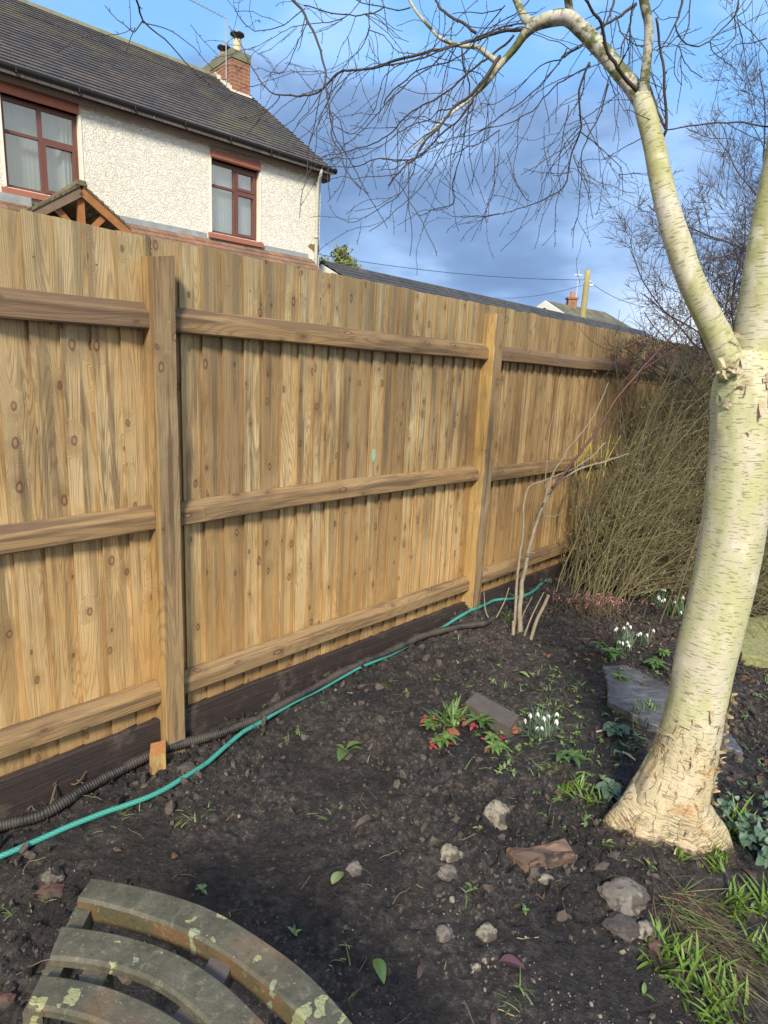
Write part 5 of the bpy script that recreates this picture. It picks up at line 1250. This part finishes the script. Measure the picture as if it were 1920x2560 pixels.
# slate
zs = gpt(1350, 1500)[2]+.02
def slate_mat():
    m, t = newmat('slate'); o = t.obj(); n_ = t.noise(t.vm('MULTIPLY', o, (2.2, 6., 1.)), 7., 8., .72)
    c = t.mix(t.ss(n_, .35, .65), (.065, .068, .078), (.155, .16, .185)); c = t.mix(t.m('MULTIPLY', t.ss(t.noise(o, 4., 4.), .5, .65), .6), c, (.05, .045, .04)); t.out_p(c, .42, t.bump(n_, .7, .008)); return m
A7d = lambda L: A7(L)
quadbox('slate_slab', A7([(945, 455), (965, 540), (972, 612), (1060, 655), (1170, 712), (1330, 760), (1560, 832), (1492, 738), (1370, 640), (1235, 545), (1140, 500), (1050, 452)]), zs-.06, zs+.004, slate_mat(), 'large blue-grey slate slab lying behind the birch trunk', 'slab', rag=.016)
zm_ = gpt(1650, 1380)[2]
quadbox('mossy_slab', [(1600, 1335), (1585, 1375), (1602, 1412), (1720, 1440), (1760, 1350), (1660, 1328)], zm_-.05, zm_+.05, plain('mossy_stone', (.27, .27, .12), .9, .95, 45., 1.), 'yellow-green mossy stone slab at the right edge behind the birch', 'slab', rag=.012)
# chunk of rotten wood
A9 = lambda L: [(829.5+.5*x, (1900+.5787*y)/K) for x, y in L]
L_ = A9([(528, 382), (560, 420), (610, 452), (700, 440), (830, 415), (815, 385), (785, 350), (700, 362), (620, 378)]); zz = gpt(*L_[3])[2]+.028
T = [np.append(onzf(x_*K, y_*K, zz), zz) for x_, y_ in L_]; c_ = np.mean(T, axis=0); V = []; n = len(T)
for s_, z_ in ((.98, -.05), (1., -.004), (.93, .006), (.5, .004)):
    for i, q in enumerate(T): V.append(((q[0]-c_[0])*s_, (q[1]-c_[1])*s_, z_+.012*math.sin(i*2.3)*(s_ < .96)))
F = [(r_*n+j, r_*n+(j+1) % n, (r_+1)*n+(j+1) % n, (r_+1)*n+j) for r_ in range(3) for j in range(n)]+[tuple(range(n))[::-1], tuple(3*n+j for j in range(n))]
m, t = newmat('rotten_wood'); o_ = t.obj(); g1 = t.noise(t.vm('MULTIPLY', o_, (6., 60., 30.)), 1., 5., .6); c = t.mix(t.ss(g1, .4, .62), (.10, .068, .052), (.20, .125, .085)); c = t.mix(t.ss(t.noise(o_, 12., 5., .7), .52, .6), c, (.045, .035, .032)); t.out_p(c, .8, t.bump(g1, .9, .006))
m_ = MB(); m_.add(V, F); o = m_.build('wood_chunk', m); o.location = c_; fix_normals(o); tag(o, 'flat red-brown chunk of rotten wood left of the birch foot', 'wood')
# birch root bark splinters / white labels
for (x_, y_, x2, y2, lab) in ((A7([(915, 755)])[0]+A7([(1005, 735)])[0]+('split pale stick lying before the slate slab',)), (A7([(1030, 835)])[0]+A7([(1085, 872)])[0]+('short straight white stick left of the birch',))):
    a = gpt(x_, y_, .008); b = gpt(x2, y2, .008); m_ = MB(); m_.tube([a-a, (b-a)*.5+[0, 0, .003], b-a], [.004, .005, .003], 6); o = m_.build('stick', plain('pale_stick', (.55, .48, .33), .8, .3, 30.) if 'pale_stick' not in MATS else MATS['pale_stick']); o.location = a; tag(o, lab, 'stick')

# ------------------------------------------------------------ plants
rs = random.Random(77)
def blade(mb, p, az, ln, w_, lean, droop, segs=5, tipf=.0, mi=0, fold=.25):
    d_ = np.array([math.sin(az)*math.sin(lean), math.cos(az)*math.sin(lean), math.cos(lean)]); s_ = np.array([math.cos(az), -math.sin(az), 0]); V = []; q = np.array(p, float)
    for k in range(segs+1):
        f_ = k/segs; ww = w_*(math.sin(math.pi*min(1, .18+f_*.82))**.6 if tipf else (1-f_**3)*.95+.05)*.5
        up = np.cross(s_, d_); V += [q-s_*ww+up*0, q-up*ww*fold, q+s_*ww]
        d_ = d_+np.array([0, 0, -droop/segs])+np.array([math.sin(az), math.cos(az), 0])*droop*.3/segs; d_ /= np.linalg.norm(d_); q = q+d_*ln/segs
    mb.add(V, [(k*3+j, k*3+j+1, k*3+j+4, k*3+j+3) for k in range(segs) for j in (0, 1)], None, mi)
    return q
def oval(mb, p, az, ln, w_, pitch, roll=0., mi=0, cup=.15):
    """a leaf blade with a midrib"""
    n = 8; d_ = np.array([math.sin(az)*math.cos(pitch), math.cos(az)*math.cos(pitch), math.sin(pitch)]); s_ = np.array([math.cos(az), -math.sin(az), 0]); up = np.cross(s_, d_); s_ = s_*math.cos(roll)+up*math.sin(roll); V = []
    for k in range(n+1):
        f_ = k/n; ww = w_*.5*math.sin(math.pi*(f_**.8))**.75 if 0 < f_ < 1 else .0004; c_ = np.array(p)+d_*ln*f_+up*(cup*ln*math.sin(math.pi*f_)*.5)-np.array([0, 0, ln*.18*f_*f_])
        V += [c_-s_*ww+up*ww*.35, c_, c_+s_*ww+up*ww*.35]
    mb.add(V, [(k*3+j, k*3+j+1, k*3+j+4, k*3+j+3) for k in range(n) for j in (0, 1)], None, mi)
def clump(x_, y_, n, rad, ln, w_, mats, name, lab, cat, group=None, lean=(.1, .7), droop=.5, extra=None):
    g = gpt(x_, y_); o0 = np.array([g[0], g[1], g[2]]); mb = MB(); nm = len(mats) if isinstance(mats, list) else 1
    for k in range(n):
        a_ = rs.uniform(0, 6.28); r_ = rad*math.sqrt(rs.random()); px_, py_ = r_*math.cos(a_), r_*math.sin(a_); z_ = float(gz(g[0]+px_, g[1]+py_))-g[2]-.006
        blade(mb, (px_, py_, z_), a_+rs.gauss(0, .8), ln*rs.uniform(.6, 1.2), w_*rs.uniform(.7, 1.2), rs.uniform(*lean), droop*rs.uniform(.5, 1.5), mi=rs.randrange(nm))
    o = mb.build(name, mats); o.location = o0; tag(o, lab, cat, group)
    if extra: extra(o, rad, ln)
    return o
def snow(o, rad, ln, n=9):
    fl = MB()
    for k in range(n):
        a_ = rs.uniform(0, 6.28); r_ = rad*rs.uniform(.2, 1.3); p = np.array([r_*math.cos(a_), r_*math.sin(a_), 0]); top = p*1.35+[rs.gauss(0, .012), rs.gauss(0, .012), ln*rs.uniform(.40, 1.1)]
        st_ = MB()
        fl.tube([p, (p+top)/2+[0, 0, .01], top, top+[.006, 0, -.004]], .0011, 4, mi=1)
        for j in range(3):
            b_ = j*2.1+rs.random(); q = top+np.array([.006, 0, -.004])
            oval(fl, q, b_, .019, .010, -1.15, mi=0)
        fl.tube([top+[.006, 0, -.002], top+[.006, 0, -.008], top+[.006, 0, -.018]], [.002, .0048, .003], 6, mi=0)
    fl.build('flowers', [M_WHITE, M_SNOWLEAF], o)
def hellebore(x_, y_, n, ht, leaf, lab, reds=0, mat=None, name='hellebore', cat='plant', wd=.36):
    g = gpt(x_, y_); mb = MB(); rb = MB()
    for k in range(n):
        a_ = rs.uniform(0, 6.28); tip = np.array([math.cos(a_), math.sin(a_), 0])*ht*rs.uniform(.1, .9)+[0, 0, ht*rs.uniform(.5, 1.)]
        mb.tube([(0, 0, -.01), tip*.5+[0, 0, .01], tip], .0018, 5)
        m_ = rs.choice((5, 6, 7))
        for j in range(m_): oval(mb, tip, a_*0+j*6.28/m_+rs.uniform(-.2, .2), leaf*rs.uniform(.75, 1.1), leaf*wd, rs.uniform(-.15, .35), rs.gauss(0, .3))
    o = mb.build(name, mat or M_HELL); o.location = g; tag(o, lab, cat)
    if reds:
        for k in range(reds):
            a_ = rs.uniform(0, 6.28); q = np.array([math.cos(a_)*ht*.9, math.sin(a_)*ht*.9, rs.uniform(.01, .05)])
            for j in range(4): oval(rb, q, j*1.6+rs.random(), .03, .018, rs.uniform(-.5, .8))
        rb.build('red_buds', M_REDBUD, o)
    return o
gs_ = 'snowdrop clumps in flower'
clump(*A8([(1190, 640)])[0], 120, .055, .115, .005, M_SNOWLEAF, 'snowdrop_clump', 'snowdrop clump with drooping white flowers beside the dark brick', 'snowdrops', gs_, (.05, .8), .6, lambda o, r_, l_: snow(o, r_*1.1, l_*.9, 10))
clump(1345, 1398, 110, .07, .12, .005, M_SNOWLEAF, 'snowdrop_clump', 'snowdrop clump in flower behind the left end of the slate slab', 'snowdrops', gs_, (.05, .7), .5, lambda o, r_, l_: snow(o, r_, l_, 9))
clump(1425, 1308, 90, .07, .13, .006, M_SNOWLEAF, 'snowdrop_clump', 'snowdrop clump at the foot of the big shrub with few flowers', 'snowdrops', gs_, (.05, .7), .5, lambda o, r_, l_: snow(o, r_, l_, 5))
clump(1458, 1325, 110, .08, .14, .007, [M_SNOWLEAF, M_GRASSY], 'snowdrop_clump', 'snowdrop clump half hidden by the left edge of the birch trunk', 'snowdrops', gs_, (.05, .6), .5, lambda o, r_, l_: snow(o, r_, l_, 12))
clump(1395, 1390, 30, .05, .10, .005, M_SNOWLEAF, 'snowdrop_clump', 'sparse snowdrops nearest the trunk, right of the clump by the slate', 'snowdrops', gs_, (.05, .6), .5, lambda o, r_, l_: snow(o, r_, l_, 5))
gg = 'fresh green bulb sprouts'
clump(*A8([(410, 560)])[0], 60, .055, .125, .013, M_GRASSY, 'strap_leaf_plant', 'bright green strap-leaved plant left of the brick', 'plant', None, (.2, 1.1), .7)
hellebore(*A8([(655, 600)])[0], 3, .05, .075, 'hellebore with broad dark green leaflets in front of the brick', 3)
hellebore(*A8([(250, 590)])[0], 3, .04, .05, 'reddish budding hellebore at the left end of the plant group', 3, M_GRASSY)
hellebore(*A8([(350, 740)])[0], 3, .05, .055, 'budding hellebore with dark red buds below the strap-leaved plant', 4, M_GRASSY)
hellebore(*A8([(820, 760)])[0], 3, .05, .05, 'small hellebore with crimson buds below the brick end', 4, M_GRASSY)
rock(*A8([(455, 645)])[0], 28, MATS['orange_brick_break'], 'orange broken brick piece lying among the green leaves', 31, .7, 'brick_piece', cat='brick')
# big dark two-leaved plant alone in the soil
g = gpt(748, 1628); mb = MB(); oval(mb, (0, 0, .02), math.pi+.25, .105, .052, .25, 0.); oval(mb, (.0, 0, .025), 1.2, .075, .045, .35, .2); oval(mb, (-.01, .01, .015), -1.1, .05, .02, .2); oval(mb, (.02, .015, .015), 1.7, .05, .02, .25)
mb.tube([(0, 0, -.01), (0, 0, .025)], .003, 5); o = mb.build('broad_leaf_seedling', M_HELL); o.location = g; tag(o, 'lone seedling with two big oval dark green leaves in bare soil', 'plant')
hellebore(1290+22, 1425, 4, .09, .075, 'hellebore at the left edge of the slate slab', 0, M_HELL)
hellebore(1345, 1475, 2, .04, .055, 'hellebore leaf hanging over the slate slab', 0, M_HELL)
hellebore(1405, 1450, 4, .06, .065, 'yellow-edged hellebore on the slate slab beside the trunk', 0, M_HELL)
hellebore(1430, 1425, 3, .06, .05, 'small leafy weed right behind the slate slab', 0, M_GRASSY)
hellebore(*A8([(1450, 880)])[0], 2, .06, .07, 'spindly dark hellebore between the brick and the birch', 0, M_HELL, wd=.3)
hellebore(1306, 1715, 4, .06, .05, 'cyclamen with grey mottled leaves left of the birch foot', 0, M_CYC, wd=.8)
hellebore(1330, 1590, 3, .04, .05, 'round grey-leaved plant below the slate slab', 0, M_CYC, wd=.8)
sprouts = [(1240, 1710, 26, .05, .075, 'bulb sprouts nearest the wood chunk, left of the birch foot'), (1280, 1735, 24, .045, .07, 'bulb sprouts between the mottled cyclamen and the birch foot'), (1385, 1550, 60, .08, .10, 'grassy sprouts just left of the trunk below the slate slab'),
  (1545, 1865, 70, .045, .055, 'dense short sprouts hugging the right front of the birch foot'), (1470, 1862, 14, .02, .05, 'few short sprouts at the front of the birch foot'), (1590, 1800, 40, .06, .13, 'tall sprouts to the right behind the birch foot'), (1590, 1965, 50, .045, .08, 'sprouts below the dense patch at the birch foot, right of the straw'),
  (1475, 2115, 30, .08, .085, 'long-leaved sprouts in the lower right, left part of the row'), (1530, 2150, 42, .08, .10, 'long-leaved sprouts in the lower right, biggest of the row'), (1570, 2180, 30, .06, .09, 'sprouts at the bottom right end of the row'), (1415, 2050, 22, .05, .08, 'sprouts beside the pale rough stone'), (1645, 1960, 26, .04, .11, 'sprouts cut by the right edge above the dead straw'), (1640, 2080, 30, .05, .09, 'sprouts at the right edge beside the dead straw'),
  (1460, 2075, 26, .06, .075, 'sprouts just left of the dead straw, upper end of the row')]
for (x_, y_, n, rad, ln, lab) in sprouts:
    clump(x_, y_, n, rad, ln, .0095, M_SPROUT if y_ > 1700 else M_GRASSY, 'bulb_sprouts', lab, 'sprouts', gg, (.05, 1.05), .6)
clump(1105, 1335, 60, .035, .10, .005, M_GRASSY, 'grass_tuft', 'dense green grass tuft at the foot of the pale sapling', 'grass tuft', None, (.1, 1.2), 1.)
g4 = 'thin grass tufts in the bare soil'
for (x_, y_, n, lab) in ((245, 1778, 16, 'grass tuft beside the hose at the left'), (420, 1760, 34, 'grass tuft in the soil below the middle of the hose'), (845, 1478, 30, 'grass tuft right of the hose in the middle'), (665, 1470, 8, 'single grass shoot in front of the gravel board'), (705, 1752, 20, 'pale weed in the bare soil under the two-leaved seedling'), (630, 1590, 18, 'grass tuft just below the hose bend'), (1125, 2150, 26, 'grass tuft at the bottom middle edge'), (1170, 1490, 30, 'broad weed tuft behind the brick'), (1240, 1480, 26, 'weed tuft between the brick and the slate slab'), (1180, 1660, 30, 'grass tuft below the snowdrops'), (1100, 1640, 26, 'yellowish folded grass below the brick'), (1230, 1640, 40, 'matted grass right of the snowdrops'), (60, 1960, 16, 'weed tuft at the left edge above the bench'), (740, 2060, 14, 'flattened grass leaves on the bare soil right of the bench')):
    clump(x_, y_, n, .05, .06, .004, [M_GRASSY, M_PALEG], 'grass_tuft', lab, 'grass tuft', g4, (.5, 1.4), .9)
# mottled cyclamen mass at right edge
g = gpt(1640, 1850); mb = MB()
for k in range(170):
    px_, py_ = rs.uniform(-.07, .25), rs.gauss(.03, .13); z_ = rs.uniform(.02, .08)
    oval(mb, (px_, py_, z_), rs.uniform(0, 6.28), rs.uniform(.02, .05), rs.uniform(.016, .038), rs.uniform(-.3, .7), rs.gauss(0, .6))
o = mb.build('cyclamen', M_CYC); o.location = g; tag(o, 'mass of silver mottled cyclamen leaves at the right edge', 'plant')
# heather
g = gpt(1275, 1325); mb = MB(); pk = MB(); lf = MB()
for k in range(150):
    px_, py_ = rs.gauss(0, .14), rs.gauss(0, .08); q = np.array([px_, py_, 0]); d_ = np.array([rs.gauss(0, .5), rs.gauss(0, .5), 1.]); ln = rs.uniform(.05, .12); e = q+d_*ln; mb.tube([q, e], [.0016, .001], 4)
    for j in range(7): lf_p = q+d_*ln*rs.random(); oval(lf, lf_p, rs.uniform(0, 6.28), .012, .005, rs.uniform(-.2, .9))
    if rs.random() < .38:
        for j in range(5): oval(pk, e+np.array([rs.gauss(0, .005), rs.gauss(0, .005), rs.gauss(0, .008)]), rs.uniform(0, 6.28), .011, .008, rs.uniform(-.6, .9))
o = mb.build('heather', M_STEMB); o.location = g; tag(o, 'low winter heather with pink flower tips before the twiggy shrub', 'heather'); lf.build('leaves', leaf_mat('heather_leaf', (.11, .11, .045), (.16, .09, .05), .6), o); pk.build('flowers', M_PINK, o)
# dead straw bundle
g = gpt(1560, 2040); mb = MB()
for k in range(420):
    f_ = rs.random(); a = gpt(1440+rs.gauss(0, 22)+f_*110, 1925+rs.gauss(0, 18)+f_*170)-g; ang = R(135)+rs.gauss(0, .6); ln = rs.uniform(.05, .22)
    blade(mb, a+[0, 0, rs.uniform(.0, .035)], ang, ln, rs.uniform(.0015, .0035), rs.uniform(1.3, 1.62), .15, 5, mi=rs.choice([0, 0, 0, 0, 1, 2]), fold=.1)
o = mb.build('dead_straw', [M_DRY, M_STRAW, M_GRASSY]); o.location = g; tag(o, 'matted brown dead stalks lying from the birch foot to the lower right corner', 'dead stalks')
# single fallen leaf, purple-brown
g = gpt(1100, 2085); mb = MB(); oval(mb, (-.03, 0, .012), 1.75, .075, .045, .05, .2); o = mb.build('fallen_leaf', plain('purple_leaf', (.10, .045, .055), .5, .3, 30.)); o.location = g; tag(o, 'single purple-brown leaf lying on the soil near the bottom', 'leaf')
for (x_, y_, az, lab, mt) in ((717, 1915, .5, 'pale chewed leaf in the middle of the bare soil', M_PALEG), (1120, 1455, 2.3, 'pale yellow-green mottled leaf above the brick', M_PALEG), (812, 2075, 2.8, 'narrow green leaf lying alone just right of the bench', M_GRASSY)):
    g = gpt(x_, y_); mb = MB(); oval(mb, (0, 0, .008), az, .07, .035, .05, .1); o = mb.build('fallen_leaf', mt); o.location = g; tag(o, lab, 'leaf')

# ------------------------------------------------------------ litter, small weeds, twigs
def quadleaf():
    mb = MB(); oval(mb, (-.5, 0, 0), math.pi/2, 1., .55, .0, 0., cup=.3); return np.concatenate(mb.v), np.array(mb.f)
temps = [quadleaf() for _ in range(3)]
def d_lit(x, y):
    a = x*fd[0]+y*fd[1]
    return np.clip(np.exp(-(((x-2.2)/.9)**2+((y-3.6)/.8)**2))*1.1+.5*np.exp(-(((x-1.9)/.5)**2+((y-2.3)/.6)**2))+.015, 0, 1)
x, y = rand_bed(5200, d_lit); S = rng.uniform(.012, .040, len(x))
scatter('leaf_litter', temps, np.c_[x, y, gz(x, y)+.008], S, [M_DEAD, plain('dead_leaf_dark', (.05, .035, .03), .8, .4, 20.)], 'brown and rust-red dead leaves lying under the shrub and round the slabs', tilt=.5)
mb = MB()
def d_weed(x, y): return np.clip(.9*np.exp(-(((x-.95)/.38)**2+((y-2.65)/.6)**2))+.5*np.exp(-(((x-2.3)/.5)**2+((y-2.8)/.9)**2))+.5*np.exp(-(((x-1.7)/.35)**2+((y-1.6)/.5)**2))+.02, 0, 1)
x, y = rand_bed(4200, d_weed)
for px_, py_ in zip(x, y):
    z_ = float(gz(px_, py_))
    if rs.random() < .55:
        for k in range(rs.randrange(2, 6)): blade(mb, (px_+rs.gauss(0, .006), py_+rs.gauss(0, .006), z_-.004), rs.uniform(0, 6.28), rs.uniform(.02, .07), rs.uniform(.0015, .004), rs.uniform(.3, 1.5), .6, 4, mi=rs.randrange(3))
    else:
        for k in range(rs.randrange(3, 7)): oval(mb, (px_, py_, z_+.006), rs.uniform(0, 6.28), rs.uniform(.012, .034), rs.uniform(.007, .014), rs.uniform(0, .7), mi=rs.randrange(3))
o = mb.build('weeds', [M_GRASSY, M_HELL, M_PALEG]); tag(o, 'scattered small weeds and seedlings over the soil', kind='stuff')
mb = MB(); x, y = rand_bed(520, lambda x, y: .3+.5*np.exp(-(((x-1.2)/.9)**2+((y-3.)/1.)**2)))
for px_, py_ in zip(x, y):
    z_ = float(gz(px_, py_))+.004; a_ = rs.uniform(0, 6.28); l_ = rs.uniform(.02, .11); P = [np.array([px_, py_, z_])]
    for k in range(4): a_ += rs.gauss(0, .3); P.append(P[-1]+np.array([math.cos(a_), math.sin(a_), rs.gauss(0, .12)])*l_/4)
    mb.tube(P, rs.uniform(.0006, .0018), 4, cap=False, mi=0 if rs.random() < .7 else 1)
o = mb.build('fallen_twigs', [M_STEMB, M_STRAW]); tag(o, 'thin roots and fallen twigs strewn over the soil', kind='stuff')
# dead root at the gravel board
g = gpt(165, 1705); mb = MB()
for L_ in ([(100, 1760), (120, 1725), (140, 1690), (160, 1700), (200, 1712)], [(140, 1690), (165, 1715), (190, 1700)], [(60, 1755), (95, 1735), (125, 1725)]):
    P = np.array([gpt(*q) for q in L_]); P[:, 2] += [.01, .04, .07, .05, .02][:len(P)]; P2 = smoothpts(P, .01); mb.tube(P2-g, np.linspace(.004, .0018, len(P2)), 5)
o = mb.build('dead_root', M_STEMB); o.location = g; tag(o, 'dark dead root lying against the gravel board at the left', 'root')
